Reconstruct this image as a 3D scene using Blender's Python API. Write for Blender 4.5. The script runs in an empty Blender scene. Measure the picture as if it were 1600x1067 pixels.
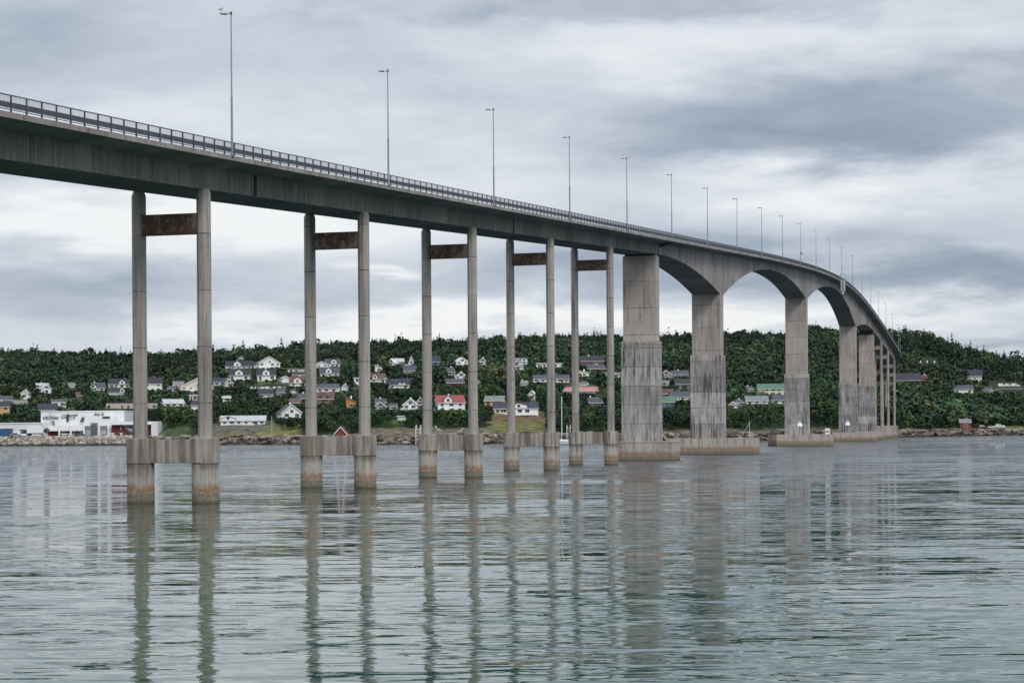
import bpy, math, random
import numpy as np
from mathutils import Vector, Matrix
R = math.radians
rng = np.random.default_rng(7)
random.seed(7)
S = bpy.context.scene
COL = S.collection

# ------------------------------------------------------------------ camera
F, H, Y0, ROLL = 3000.0, 5.25, 669.0, 0.0075          # focal length in px of a 1600 px wide picture
cam_d = bpy.data.cameras.new("camera"); cam = bpy.data.objects.new("camera", cam_d); COL.objects.link(cam)
cam_d.sensor_width = 36.0; cam_d.lens = F / 1600 * 36.0
cam_d.shift_y = (Y0 - 533.5) / 1600
cam_d.clip_start = 0.5; cam_d.clip_end = 20000
cr, sr = math.cos(ROLL), math.sin(ROLL)
cam.matrix_world = Matrix(((cr, sr, 0, 0), (0, 0, -1, 0), (-sr, cr, 0, H), (0, 0, 0, 1)))
S.camera = cam

# ------------------------------------------------------------------ exposure
S.view_settings.view_transform = 'Standard'; S.view_settings.look = 'None'
S.view_settings.exposure = 0.0; S.view_settings.gamma = 1.0
try: S.view_settings.use_curve_mapping = False
except Exception: pass
S.cycles.max_bounces = 6; S.cycles.diffuse_bounces = 3; S.cycles.glossy_bounces = 3
S.cycles.use_denoising = True

# ------------------------------------------------------------------ node helper
class NT:
    def __init__(s, tree): s.t = tree; s.n = tree.nodes; s.l = tree.links
    def node(s, typ, ins=None, **kw):
        n = s.n.new(typ)
        for k, v in kw.items(): setattr(n, k, v)
        for k, v in (ins or {}).items(): s.set(n, k, v)
        return n
    def set(s, n, k, v):
        sock = n.inputs[k]
        if isinstance(v, bpy.types.NodeSocket): s.l.new(v, sock)
        elif isinstance(v, (tuple, list)):
            v = tuple(v)
            if len(sock.default_value) == 4 and len(v) == 3: v = v + (1,)
            sock.default_value = v
        else: sock.default_value = v
    def m(s, op, a, b=None, c=None, clamp=False):
        n = s.node('ShaderNodeMath', operation=op, use_clamp=clamp)
        s.set(n, 0, a)
        if b is not None: s.set(n, 1, b)
        if c is not None: s.set(n, 2, c)
        return n.outputs[0]
    def v(s, op, a, b=None):
        n = s.node('ShaderNodeVectorMath', operation=op); s.set(n, 0, a)
        if b is not None:
            if op == 'SCALE': s.set(n, 'Scale', b)
            else: s.set(n, 1, b)
        return n.outputs['Value'] if op in ('DOT_PRODUCT', 'LENGTH') else n.outputs[0]
    def noise(s, vec, scale, detail=3, rough=0.55, dist=0.0, color=False):
        n = s.node('ShaderNodeTexNoise', {'Vector': vec, 'Scale': scale, 'Detail': detail, 'Roughness': rough, 'Distortion': dist})
        return n.outputs['Color' if color else 'Fac']
    def ramp(s, fac, lo, hi, a=0.0, b=1.0, smooth=True):
        n = s.node('ShaderNodeMapRange', {'Value': fac, 'From Min': lo, 'From Max': hi, 'To Min': a, 'To Max': b},
                   interpolation_type='SMOOTHSTEP' if smooth else 'LINEAR')
        return n.outputs[0]
    def mix(s, fac, a, b, mode='MIX'):
        n = s.node('ShaderNodeMix', data_type='RGBA', blend_type=mode)
        for k, val in ((0, fac), (6, a), (7, b)):
            if isinstance(val, bpy.types.NodeSocket): s.l.new(val, n.inputs[k])
            elif isinstance(val, (tuple, list)): n.inputs[k].default_value = tuple(val) + ((1,) if len(val) == 3 else ())
            else: n.inputs[k].default_value = val
        return n.outputs[2]
    def xyz(s, vec): return s.node('ShaderNodeSeparateXYZ', {0: vec}).outputs
    def comb(s, x, y, z): return s.node('ShaderNodeCombineXYZ', {0: x, 1: y, 2: z}).outputs[0]

# ------------------------------------------------------------------ sky (overcast) and sun
SUN_EL, SUN_AZ = R(40), R(152)       # azimuth measured from +Y towards +X: behind the camera, to the right
W = bpy.data.worlds.new("World"); S.world = W; W.use_nodes = True
w = NT(W.node_tree); w.n.clear()
sky = w.node('ShaderNodeTexSky', sky_type='NISHITA', sun_disc=False, sun_elevation=SUN_EL, sun_rotation=SUN_AZ)
d = w.node('ShaderNodeTexCoord').outputs['Generated']
dx, dy, dz = w.xyz(d)
az = w.m('MULTIPLY', w.m('ARCTAN2', dx, dy), 180 / math.pi)
el = w.m('MULTIPLY', w.m('ARCSINE', dz), 180 / math.pi)
ela = w.m('ABSOLUTE', el)
# bank coordinates: azimuth, elevation compressed near the horizon
wp = w.comb(w.m('MULTIPLY', az, 0.055), w.m('MULTIPLY', w.m('POWER', w.m('ADD', ela, 1.5), 0.8), 0.42), 1.7)
warp = w.noise(wp, 1.3, 3, 0.55, color=True)
wq = w.v('ADD', wp, w.v('SCALE', w.v('SUBTRACT', warp, (0.5, 0.5, 0.5)), 0.9))
n1 = w.noise(wq, 1.5, 6, 0.6)
n2 = w.noise(w.v('ADD', wq, (5, 3, 9)), 4.5, 6, 0.66)
base = w.m('ADD', w.m('MULTIPLY', w.m('SUBTRACT', n1, 0.5), 0.66), w.m('MULTIPLY', w.m('SUBTRACT', n2, 0.5), 0.24))
wa = w.m('ADD', az, w.m('MULTIPLY', w.m('SUBTRACT', w.noise(wp, 3.0, 4), 0.5), 8))
we = w.m('ADD', ela, w.m('MULTIPLY', w.m('SUBTRACT', w.noise(w.v('ADD', wp, (3, 7, 1)), 4.5, 5), 0.5), 2.6))
def sky_px(x, y):
    a, b = x - 800, y - Y0
    return math.degrees(math.atan2(a, F)), math.degrees(math.atan2(-(b * cr + a * sr), F))
# (centre x, centre y, half-width, half-height in photo px, weight): cloud banks, dark < 0, bright > 0
BL = [(1480, 170, 420, 75, -.42), (1180, 215, 260, 45, -.34), (1560, 230, 300, 30, -.12), (1000, 10, 420, 22, -.25), (60, 60, 170, 70, -.20),
      (1150, 70, 420, 45, .26), (300, 205, 420, 40, .16), (520, 330, 330, 55, .26), (160, 350, 260, 50, .42), (700, 120, 170, 35, -.12),
      (90, 455, 230, 45, -.30), (420, 470, 160, 40, -.10), (150, 262, 240, 22, -.18), (620, 415, 45, 10, .35), (830, 495, 330, 26, .34),
      (560, 505, 220, 18, .24), (1420, 290, 280, 45, .24), (1230, 310, 200, 40, .22), (1250, 430, 400, 34, -.34), (1540, 440, 200, 35, -.34),
      (1500, 490, 160, 18, .22), (1180, 495, 260, 14, .26), (1590, 535, 160, 14, -.30), (940, 400, 180, 32, -.24), (780, 260, 150, 35, .12), (330, 520, 120, 18, .18)]
acc = base
for (bx, by, sx, sy, wt) in BL:
    a0, e0 = sky_px(bx, by)
    ax = w.m('DIVIDE', w.m('SUBTRACT', wa, a0), sx / F * 57.3)
    ey = w.m('DIVIDE', w.m('SUBTRACT', we, e0), sy / F * 57.3)
    g = w.m('EXPONENT', w.m('MULTIPLY', w.m('ADD', w.m('MULTIPLY', ax, ax), w.m('MULTIPLY', ey, ey)), -1.0))
    acc = w.m('MULTIPLY_ADD', g, wt * (.95 if wt < 0 else 1.0), acc)
cr_n = w.node('ShaderNodeValToRGB'); w.l.new(w.m('MULTIPLY_ADD', acc, 1.12, 0.585, clamp=True), cr_n.inputs[0])
e = cr_n.color_ramp.elements
e[0].position = 0.0; e[0].color = (.29, .345, .435, 1)
e[1].position = 1.0; e[1].color = (.92, .93, .94, 1)
for p_, c_ in ((.25, (.385, .44, .53, 1)), (.5, (.55, .60, .68, 1)), (.75, (.72, .76, .82, 1))):
    q = e.new(p_); q.color = c_
skyc = w.mix(1.0, sky.outputs[0], (0.10, 0.10, 0.10), 'MULTIPLY')
cl = w.mix(0.93, skyc, cr_n.outputs[0])
# an overcast sky grows brighter towards the zenith
bright = w.ramp(ela, 9.0, 50.0, 1.0, 2.05)
cl = w.mix(1.0, cl, w.comb(bright, bright, bright), 'MULTIPLY')
bg = w.node('ShaderNodeBackground', {'Color': cl, 'Strength': 1.0})
w.l.new(bg.outputs[0], w.node('ShaderNodeOutputWorld').inputs[0])

sun_d = bpy.data.lights.new("sun", 'SUN'); sun = bpy.data.objects.new("sun", sun_d); COL.objects.link(sun)
sun_d.energy = 1.5; sun_d.angle = R(16); sun_d.color = (1.0, 0.955, 0.89)
sdir = Vector((math.sin(SUN_AZ) * math.cos(SUN_EL), math.cos(SUN_AZ) * math.cos(SUN_EL), math.sin(SUN_EL)))
sun.rotation_euler = sdir.to_track_quat('Z', 'Y').to_euler(); sun.location = (0, 0, 300)

# ------------------------------------------------------------------ helpers: objects
def np_mesh(name, V, Fq, mats, mi=None, colv=None, smooth=False):
    """V (n,3), Fq list of index arrays or (m,k) array"""
    me = bpy.data.meshes.new(name)
    V = np.asarray(V, np.float32)
    if isinstance(Fq, np.ndarray):
        tot = np.full(len(Fq), Fq.shape[1], np.int32); idx = Fq.ravel().astype(np.int32)
    else:
        tot = np.array([len(f) for f in Fq], np.int32); idx = np.array([i for f in Fq for i in f], np.int32)
    start = np.concatenate(([0], np.cumsum(tot)[:-1])).astype(np.int32)
    me.vertices.add(len(V)); me.vertices.foreach_set('co', V.ravel())
    me.loops.add(len(idx)); me.loops.foreach_set('vertex_index', idx)
    me.polygons.add(len(tot)); me.polygons.foreach_set('loop_start', start); me.polygons.foreach_set('loop_total', tot)
    for m in (mats if isinstance(mats, (list, tuple)) else [mats]): me.materials.append(m)
    if mi is not None: me.polygons.foreach_set('material_index', np.asarray(mi, np.int32))
    if colv is not None:
        a = me.color_attributes.new('tint', 'FLOAT_COLOR', 'POINT')
        c = np.ones((len(V), 4), np.float32); c[:, :3] = colv; a.data.foreach_set('color', c.ravel())
    me.polygons.foreach_set('use_smooth', np.full(len(tot), bool(smooth)))
    me.update(calc_edges=True); me.validate()
    return me
def link(name, me, parent=None):
    o = bpy.data.objects.new(name, me); COL.objects.link(o)
    if parent is not None:
        o.parent = parent
    return o
def tag(o, label=None, cat=None, group=None, kind=None):
    if label: o['label'] = label
    if cat: o['category'] = cat
    if group: o['group'] = group
    if kind: o['kind'] = kind
    return o
def thing(name, label, cat, loc=(0, 0, 0), rz=0, group=None):
    o = bpy.data.objects.new(name, None); COL.objects.link(o); o.location = loc; o.rotation_euler = (0, 0, rz)
    o.empty_display_size = .5
    return tag(o, label, cat, group)
class MB:
    def __init__(s): s.V = []; s.F = []; s.M = []
    def add(s, V, Fs, m=0):
        b = len(s.V); s.V += [tuple(v) for v in V]; s.F += [[b + i for i in f] for f in Fs]; s.M += [m] * len(Fs); return s
    def box(s, x0, x1, y0, y1, z0, z1, m=0):
        V = [(x, y, z) for z in (z0, z1) for x, y in ((x0, y0), (x1, y0), (x1, y1), (x0, y1))]
        return s.add(V, [(3, 2, 1, 0), (4, 5, 6, 7), (0, 1, 5, 4), (1, 2, 6, 5), (2, 3, 7, 6), (3, 0, 4, 7)], m)
    def prism(s, pts, z0, z1, m=0, top=None):
        n = len(pts); t = top or pts
        V = [(x, y, z0) for x, y in pts] + [(x, y, z1) for x, y in t]
        return s.add(V, [tuple(range(n))[::-1], tuple(range(n, 2 * n))] + [(i, (i + 1) % n, n + (i + 1) % n, n + i) for i in range(n)], m)
    def profx(s, pts, x0, x1, m=0):      # outline in (y, z) extruded along x
        n = len(pts); V = [(x0, y, z) for y, z in pts] + [(x1, y, z) for y, z in pts]
        return s.add(V, [tuple(range(n)), tuple(range(n, 2 * n))[::-1]] + [(i, n + i, n + (i + 1) % n, (i + 1) % n) for i in range(n)], m)
    def profy(s, pts, y0, y1, m=0):      # outline in (x, z) extruded along y
        n = len(pts); V = [(x, y0, z) for x, z in pts] + [(x, y1, z) for x, z in pts]
        return s.add(V, [tuple(range(n)), tuple(range(n, 2 * n))[::-1]] + [(i, n + i, n + (i + 1) % n, (i + 1) % n) for i in range(n)], m)
    def lathe(s, prof, n=16, c=(0, 0), m=0, ph=0.0):
        V = []; Fs = []; k = len(prof)
        for r, z in prof:
            for i in range(n):
                a = ph + 2 * math.pi * i / n; V.append((c[0] + r * math.cos(a), c[1] + r * math.sin(a), z))
        for j in range(k - 1):
            for i in range(n): Fs.append((j * n + i, j * n + (i + 1) % n, (j + 1) * n + (i + 1) % n, (j + 1) * n + i))
        Fs.append(tuple(range(n))[::-1]); Fs.append(tuple(range((k - 1) * n, k * n)))
        return s.add(V, Fs, m)
    def tube(s, pts, r, n=6, m=0):
        pts = [Vector(p) for p in pts]; rs = r if isinstance(r, (list, tuple)) else [r] * len(pts)
        V = []; Fs = []
        for i, p in enumerate(pts):
            t = (pts[min(i + 1, len(pts) - 1)] - pts[max(i - 1, 0)]).normalized()
            u = t.cross(Vector((0, 0, 1)) if abs(t.z) < .9 else Vector((1, 0, 0))).normalized(); v = t.cross(u)
            for k in range(n):
                a = 2 * math.pi * k / n; V.append(p + (u * math.cos(a) + v * math.sin(a)) * rs[i])
        for j in range(len(pts) - 1):
            for i in range(n): Fs.append((j * n + i, j * n + (i + 1) % n, (j + 1) * n + (i + 1) % n, (j + 1) * n + i))
        Fs.append(tuple(range(n))[::-1]); Fs.append(tuple(range((len(pts) - 1) * n, len(pts) * n)))
        return s.add(V, Fs, m)
    def xf(s, fn): s.V = [tuple(fn(Vector(v))) for v in s.V]; return s
    def build(s, name, mats, parent=None, smooth=False):
        V = np.array(s.V)
        return link(name, np_mesh(name, V, s.F, mats, s.M, smooth=smooth), parent)

# ------------------------------------------------------------------ picture <-> place
def uv(x, y):
    a, b = x - 800, y - Y0
    return (a * cr - b * sr) / F, (a * sr + b * cr) / F
def at(x, y, Z):
    u, v = uv(x, y); return Vector((u * Z, Z, H - v * Z))
def to_px(P):
    u, v = P[0] / P[1] * F, (H - P[2]) / P[1] * F
    return 800 + u * cr + v * sr, Y0 + v * cr - u * sr

# ------------------------------------------------------------------ materials
def new_mat(name):
    m = bpy.data.materials.new(name); m.use_nodes = True
    t = NT(m.node_tree); t.n.clear()
    out = t.node('ShaderNodeOutputMaterial'); b = t.node('ShaderNodeBsdfPrincipled')
    t.l.new(b.outputs[0], out.inputs[0]); return m, t, b
_plain = {}
def plain(name, c, rough=0.7, var=0.18, scale=0.8, metal=0.0, spec=None):
    if name in _plain: return _plain[name]
    m, t, b = new_mat(name)
    pos = t.node('ShaderNodeNewGeometry').outputs['Position']
    n = t.noise(pos, scale, 5, .6)
    f = t.ramp(n, .3, .7, 1 - var, 1 + var * .6, False)
    col = t.mix(1.0, c, t.comb(f, f, f), 'MULTIPLY')
    t.set(b, 'Base Color', col); t.set(b, 'Roughness', rough); t.set(b, 'Metallic', metal)
    if spec is not None: t.set(b, 'Specular IOR Level', spec)
    _plain[name] = m; return m

TH = math.atan(820 / F); SN, CN = math.sin(TH), math.cos(TH)
def concrete(name, c1, c2, joint=None, bands=0.0, along=None, footing=False, rust=0.0, streak=.55, base_stain=False):
    m, t, b = new_mat(name)
    g = t.node('ShaderNodeNewGeometry'); pos = g.outputs['Position']; px, py, pz = t.xyz(pos)
    big = t.noise(t.v('MULTIPLY', pos, (1, 1, .6)), .28, 5, .6)
    col = t.mix(t.ramp(big, .35, .65), c1, c2)
    sv = t.v('MULTIPLY', pos, (2.2, 2.2, .10))
    st = t.noise(sv, 1.0, 5, .62); st2 = t.noise(t.v('ADD', t.v('MULTIPLY', pos, (5.0, 5.0, .22)), (11, 4, 2)), 1.0, 4, .6)
    k = t.m('MULTIPLY', t.ramp(st, .47, .62), t.ramp(t.noise(t.v('ADD', pos, (0, 0, 31)), .17, 3), .38, .62, .35, 1.0))
    col = t.mix(t.m('MULTIPLY', k, streak), col, (.075, .068, .058))
    col = t.mix(t.m('MULTIPLY', t.ramp(st2, .56, .70), streak * .7), col, (.10, .09, .075))
    col = t.mix(t.m('MULTIPLY', t.ramp(st2, .46, .34), .65 if footing else .30), col, (.48, .45, .40))
    fine = t.noise(pos, 9.0, 5, .7); ff = t.ramp(fine, .25, .75, .78, 1.22, False)
    col = t.mix(1.0, col, t.comb(ff, ff, ff), 'MULTIPLY')
    blot = t.noise(t.v('ADD', pos, (7, 7, 7)), 1.6, 4, .65)
    col = t.mix(t.ramp(blot, .62, .72, 0, .45), col, (.10, .092, .08))
    if bands > .3:
        pb = t.noise(t.v('MULTIPLY', pos, (2.6, 2.6, .42)), 1.0, 6, .70)
        col = t.mix(t.ramp(pb, .50, .60, 0, .42), col, (.115, .11, .10)); col = t.mix(t.ramp(pb, .46, .36, 0, .5), col, (.50, .48, .44))
    if joint:
        per, off = joint
        zz = t.m('DIVIDE', t.m('ADD', pz, off), per); fr = t.m('FRACT', zz)
        pid = t.m('FLOOR', t.m('DIVIDE', py, 47.0))
        wn = t.node('ShaderNodeTexWhiteNoise', {'W': t.m('ADD', t.m('FLOOR', zz), t.m('MULTIPLY', pid, 17.3))}, noise_dimensions='1D').outputs['Value']
        bf = t.ramp(wn, 0, 1, 1 - bands, 1 + bands * .35, False)
        col = t.mix(1.0, col, t.comb(bf, bf, bf), 'MULTIPLY')
        ln = t.m('LESS_THAN', fr, .045 / per * 2)
        col = t.mix(t.m('MULTIPLY', ln, t.ramp(t.noise(pos, .9, 2), .35, .6, .25, .85)), col, (.06, .055, .048))
    if along:
        s_ = t.m('ADD', t.m('MULTIPLY', px, SN), t.m('MULTIPLY', py, CN))
        zz = t.m('DIVIDE', s_, along); fr = t.m('FRACT', zz)
        wn = t.node('ShaderNodeTexWhiteNoise', {'W': t.m('FLOOR', zz)}, noise_dimensions='1D').outputs['Value']
        bf = t.ramp(wn, 0, 1, .80, 1.12, False)
        col = t.mix(1.0, col, t.comb(bf, bf, bf), 'MULTIPLY')
        ln = t.m('LESS_THAN', fr, .10 / along)
        col = t.mix(t.m('MULTIPLY', ln, t.ramp(t.noise(pos, .35, 2), .4, .6, .1, .8)), col, (.05, .047, .04))
    if rust:
        col = t.mix(t.m('MULTIPLY', t.ramp(t.noise(t.v('MULTIPLY', pos, (1.3, 1.3, .7)), 1.0, 5, .65), .40, .52), rust), col, (.082, .045, .034))
        col = t.mix(t.ramp(t.noise(t.v('ADD', pos, (2, 9, 4)), 2.3, 5, .7), .51, .62, 0, .8), col, (.22, .185, .16))
    if footing or base_stain:
        n = t.noise(t.v('MULTIPLY', pos, (3.0, 3.0, .8)), 1.0, 5, .65); wob = t.m('MULTIPLY', t.m('SUBTRACT', n, .5), 1.5)
        zw = t.m('ADD', pz, wob)
        n3 = t.noise(t.v('MULTIPLY', pos, (7.0, 7.0, 1.6)), 1.0, 5, .7)
        zw = t.m('ADD', zw, t.m('MULTIPLY', t.m('SUBTRACT', n3, .5), 1.0))
        rb = t.m('MULTIPLY', t.ramp(zw, .50, .95), t.ramp(zw, 1.55 if footing else 1.7, 1.0))
        rb = t.m('MULTIPLY', rb, t.ramp(n3, .30, .60, .45, 1.0))
        if footing:
            top = t.m('MULTIPLY', t.ramp(pz, 2.75, 2.95), t.ramp(t.noise(t.v('MULTIPLY', pos, (1.6, 1.6, .12)), 1.0, 5, .6), .42, .6))
            col = t.mix(t.m('MULTIPLY', top, .6), col, (.12, .085, .06))
            col = t.mix(t.m('MULTIPLY', t.m('MULTIPLY', t.ramp(pz, 2.2, 2.7), t.ramp(pz, 2.9, 2.84)), t.ramp(st, .35, .55, .2, .8)), col, (.14, .125, .10))
        col = t.mix(t.ramp(t.m('ADD', pz, wob), 2.3, 1.5, 0, .60 if footing else .3), col, (.42, .395, .34))
        col = t.mix(t.m('MULTIPLY', rb, .85), col, (.23, .10, .035))
        low = t.ramp(pz, .82, .62)
        lowc = t.mix(t.ramp(t.noise(pos, 6, 5, .7), .4, .62), (.25, .22, .17), (.13, .11, .078))
        col = t.mix(low, col, lowc)
        col = t.mix(t.ramp(pz, .25, .02), col, (.10, .09, .06))
    t.set(b, 'Base Color', col); t.set(b, 'Roughness', .88); t.set(b, 'Specular IOR Level', .25)
    bp = t.node('ShaderNodeBump', {'Strength': .35, 'Distance': .05, 'Height': fine}); t.l.new(bp.outputs[0], b.inputs['Normal'])
    return m
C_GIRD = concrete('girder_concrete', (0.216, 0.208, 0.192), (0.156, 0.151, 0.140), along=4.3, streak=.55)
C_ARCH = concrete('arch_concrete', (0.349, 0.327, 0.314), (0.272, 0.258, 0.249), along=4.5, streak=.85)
C_SLAB = concrete('slab_concrete', (0.336, 0.303, 0.279), (0.244, 0.224, 0.207), along=2.6, streak=.35)
C_COL = concrete('column_concrete', (0.418, 0.383, 0.352), (0.324, 0.298, 0.272), joint=(4.1, 1.0), bands=.16, streak=.55)
C_BEAM = concrete('stained_beam', (0.162, 0.123, 0.100), (0.108, 0.077, 0.060), rust=.8, streak=.4)
C_FOOT = concrete('footing_concrete', (0.430, 0.389, 0.352), (0.290, 0.258, 0.229), joint=(30, 27.15), footing=True, streak=.85)
C_UP = concrete('upper_pier_concrete', (0.464, 0.407, 0.370), (0.383, 0.338, 0.309), joint=(4.3, 1.6), bands=.13, streak=.5)
C_LOW = concrete('lower_pier_concrete', (0.464, 0.441, 0.430), (0.324, 0.309, 0.303), joint=(3.0, .2), bands=.36, streak=1.0)
C_CAIS = concrete('caisson_concrete', (0.464, 0.407, 0.363), (0.361, 0.314, 0.284), base_stain=True, streak=.55)
ASPH = plain('asphalt', (.05, .05, .052), .9)
RAILM = plain('dark_rail_steel', (.085, .092, .11), .5, .25, 2, metal=.2)
GUARD = plain('grey_guard_rail', (.13, .135, .155), .45, .2, 2, metal=.4)
GALV = plain('galvanised_steel', (.26, .28, .31), .45, .2, 1.5, metal=.3)
WHITE = plain('white_paint', (.80, .80, .79), .5, .06)
DARK = plain('dark_metal', (.02, .021, .024), .5)
GLASS = plain('window_glass', (.028, .034, .042), .12, .3, .5)
RED = plain('red_paint', (.36, .035, .03), .6)

# ------------------------------------------------------------------ the bridge
KI = 0.1895e6 / F                                     # the centre line passes KI metres left of the camera
S_C, R_C = 842.0, 330.0                                # straight up to S_C, then a left-hand curve
def frame(s):
    if s <= S_C: return Vector((-KI + s * SN, s * CN)), TH
    a = (s - S_C) / R_C; th = TH - a
    c0 = Vector((-KI + S_C * SN, S_C * CN)); cen = c0 - R_C * Vector((CN, -SN))
    return cen + R_C * Vector((math.cos(th), -math.sin(th))), th
def bp(s, e, z):
    p, th = frame(s); return Vector((p.x + e * math.cos(th), p.y - e * math.sin(th), z))
_ts = [40, 90, 113, 129, 150, 180, 222, 253, 293, 350, 433, 480, 520, 551, 586, 612, 640, 673, 700, 726, 772, 825, 860, 900, 1000, 1100]
_tz = [19.4, 22.05, 23.3, 24.15, 25.35, 27.1, 29.55, 31.4, 33.7, 37.0, 41.8, 44.3, 46.2, 47.45, 48.5, 48.8, 48.75, 47.75, 46.5, 45.0, 42.2, 38.5, 35.7, 32.4, 24.0, 17.0]
def ztop(s):
    # smoothed piecewise profile
    return float(np.mean(np.interp(s + np.array([-18, -9, 0, 9, 18]), _ts, _tz)))
PS = [111.0, 145.5, 179.9, 214.4, 248.7, 283.5]
M1, M2, M3, M4, M5 = 318.5, 383.0, 525.0, 668.0, 741.0
ES = [777.0, 812.0, 848.0, 882.0, 917.0]
def zsoff(s):
    zt = ztop(s)
    if s <= M1: return zt - 2.3
    def arch(c, half, dm, dp, p=2.0): return zt - (dm + (dp - dm) * min(1, abs(s - c) / half) ** p)
    if s <= M2: return arch(M1, M2 - M1, 2.3, 8.5, 1.9)
    if s <= M3: return arch((M2 + M3) / 2, (M3 - M2) / 2, 2.1, (8.8 if s < (M2 + M3) / 2 else 7.8), 2.1)
    if s <= M4: return arch((M3 + M4) / 2, (M4 - M3) / 2, 2.2, (7.8 if s < (M3 + M4) / 2 else 9.7), 2.1)
    if s <= M5: return zt - (3.7 + 6.0 * (1 - (s - M4) / (M5 - M4)) ** 1.9)
    return zt - 3.7
bridge = thing('concrete_bridge', 'long arched concrete road bridge climbing over the sound on many tall piers', 'bridge', (0, 0, 0))
EE = 5.0
def sweep(mb, stations, sect, m=0):
    """sect(s) -> list of (e, z)"""
    V = []; Fs = []; n = None
    for s in stations:
        q = sect(s); n = len(q); V += [bp(s, e_, z_) for e_, z_ in q]
    for j in range(len(stations) - 1):
        for i in range(n): Fs.append((j * n + i, (j + 1) * n + i, (j + 1) * n + (i + 1) % n, j * n + (i + 1) % n))
    Fs.append(tuple(range(n))); Fs.append(tuple(range((len(stations) - 1) * n, len(stations) * n))[::-1])
    return mb.add(V, Fs, m)
ST = list(np.arange(50, 964, 4.0))
def slab_sect(s):
    z = ztop(s)
    return [(-EE, z), (-EE + .35, z + .001), (-EE + .4, z - .12), (EE - .4, z - .12), (EE - .35, z + .001), (EE, z), (EE, z - .34), (2.75, z - .60), (-2.75, z - .60), (-EE, z - .34)]
sweep(MB(), ST, slab_sect).build('deck_slab', C_SLAB, bridge)
sweep(MB(), ST, lambda s: [(-EE + .45, ztop(s) - .119 + .004), (-EE + .45, ztop(s) - .06), (EE - .45, ztop(s) - .06), (EE - .45, ztop(s) - .115)]).build('roadway', ASPH, bridge)
def gird(name, s0, s1, hw, step, mat):
    st = list(np.arange(s0, s1, step)) + [s1]
    return sweep(MB(), st, lambda s: [(-hw, ztop(s) - .59), (hw, ztop(s) - .59), (hw, zsoff(s)), (-hw, zsoff(s))]).build(name, mat, bridge)
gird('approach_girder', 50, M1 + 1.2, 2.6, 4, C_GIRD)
gird('arched_girder', M1 + 1.5, M2, 2.7, 1.6, C_ARCH)
gird('arched_girder', M2, M3, 2.7, 1.6, C_ARCH)
gird('arched_girder', M3, M4, 2.7, 1.6, C_ARCH)
gird('arched_girder', M4, M5, 2.7, 1.6, C_ARCH)
gird('approach_girder', M5 + .3, 962, 2.6, 4, C_ARCH)
# expansion-joint bracket under the cantilever at the first wall pier, and dark tubes drawn as lines down the girder
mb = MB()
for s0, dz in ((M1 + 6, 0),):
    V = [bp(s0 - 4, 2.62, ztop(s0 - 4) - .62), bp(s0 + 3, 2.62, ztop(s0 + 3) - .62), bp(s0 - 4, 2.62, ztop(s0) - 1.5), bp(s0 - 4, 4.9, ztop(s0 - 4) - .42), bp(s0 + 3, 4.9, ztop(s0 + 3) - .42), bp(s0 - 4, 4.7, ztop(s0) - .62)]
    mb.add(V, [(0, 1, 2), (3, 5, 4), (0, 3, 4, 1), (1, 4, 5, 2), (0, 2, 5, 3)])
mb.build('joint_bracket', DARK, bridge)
def girder_line(s, top=.7, bot=2.25, r=.16):
    MB().tube([bp(s, 2.66, ztop(s) - top), bp(s, 2.66, ztop(s) - bot)], r, 6).build('dark_girder_line', DARK, bridge)
girder_line(155.0); girder_line(231.3, r=.1); girder_line(338.0, bot=1.9, r=.12)  # the first tube stands for a dark stain along a girder joint

def boxse(mb, s0, s1, e0, e1, z0, z1, m=0):
    V = [bp(s, e, z) for z in (z0, z1) for s, e in ((s0, e0), (s0, e1), (s1, e1), (s1, e0))]
    return mb.add(V, [(3, 2, 1, 0), (4, 5, 6, 7), (0, 1, 5, 4), (1, 2, 6, 5), (2, 3, 7, 6), (3, 0, 4, 7)], m)
def part_empty(name, loc):
    o = bpy.data.objects.new(name, None); COL.objects.link(o); o.parent = bridge; o.empty_display_size = .5
    return o
def frame_pier(s, footing=True, beam=C_BEAM):
    P = part_empty('frame_pier', bp(s, 0, 0)); zs = zsoff(s)
    for sg in (-1, 1):
        c = bp(s, sg * 2.58, 0); r = .52
        ph = -TH + math.pi / 8
        MB().lathe([(r * 1.035, 4.55), (r, 4.9), (r, zs - .35), (r * .78, zs + .02)], 8, (c.x, c.y), ph=ph).build('column', C_COL, P)
        if footing:
            MB().lathe([(1.0, -3), (1.0, 2.84), (1.045, 2.86), (1.045, 4.66), (1.0, 4.72)], 28, (c.x, c.y)).build('footing', C_FOOT, P)
    boxse(MB(), s - .32, s + .32, -2.2, 2.2, zs - 3.25, zs - 1.75).build('crossbeam', beam, P)
    if footing:
        boxse(MB(), s - .38, s + .38, -1.75, 1.75, 2.9, 4.62).build('footing_beam', C_FOOT, P)
    return P
for s in PS: frame_pier(s)
def wall_pier(s, zbase, t_lo, t_up, zstep=18.95):
    P = part_empty('wall_pier', bp(s, 0, 0)); zt = min(zsoff(s - 1), zsoff(s + 1)) + .25
    if s in (M1, M5):
        zb_ = zsoff(s) - (.32 if s == M1 else 1.5)
        boxse(MB(), s - .9, s + .9, -2.45, 2.45, zb_ - .01, zsoff(s) + .1).build('bearing', DARK, P); zt = zb_
    boxse(MB(), s - t_lo / 2, s + t_lo / 2, -3.02, 3.02, zbase - .5, zstep).build('lower_shaft', C_LOW, P)
    boxse(MB(), s - t_up / 2, s + t_up / 2, -2.69, 2.69, zstep - .01, zt).build('upper_shaft', C_UP, P)
    boxse(MB(), s - t_lo / 2 - .02, s + t_lo / 2 + .02, -3.04, 3.04, zstep - .22, zstep - .06).build('ledge', C_CAIS, P)
    return P
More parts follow.
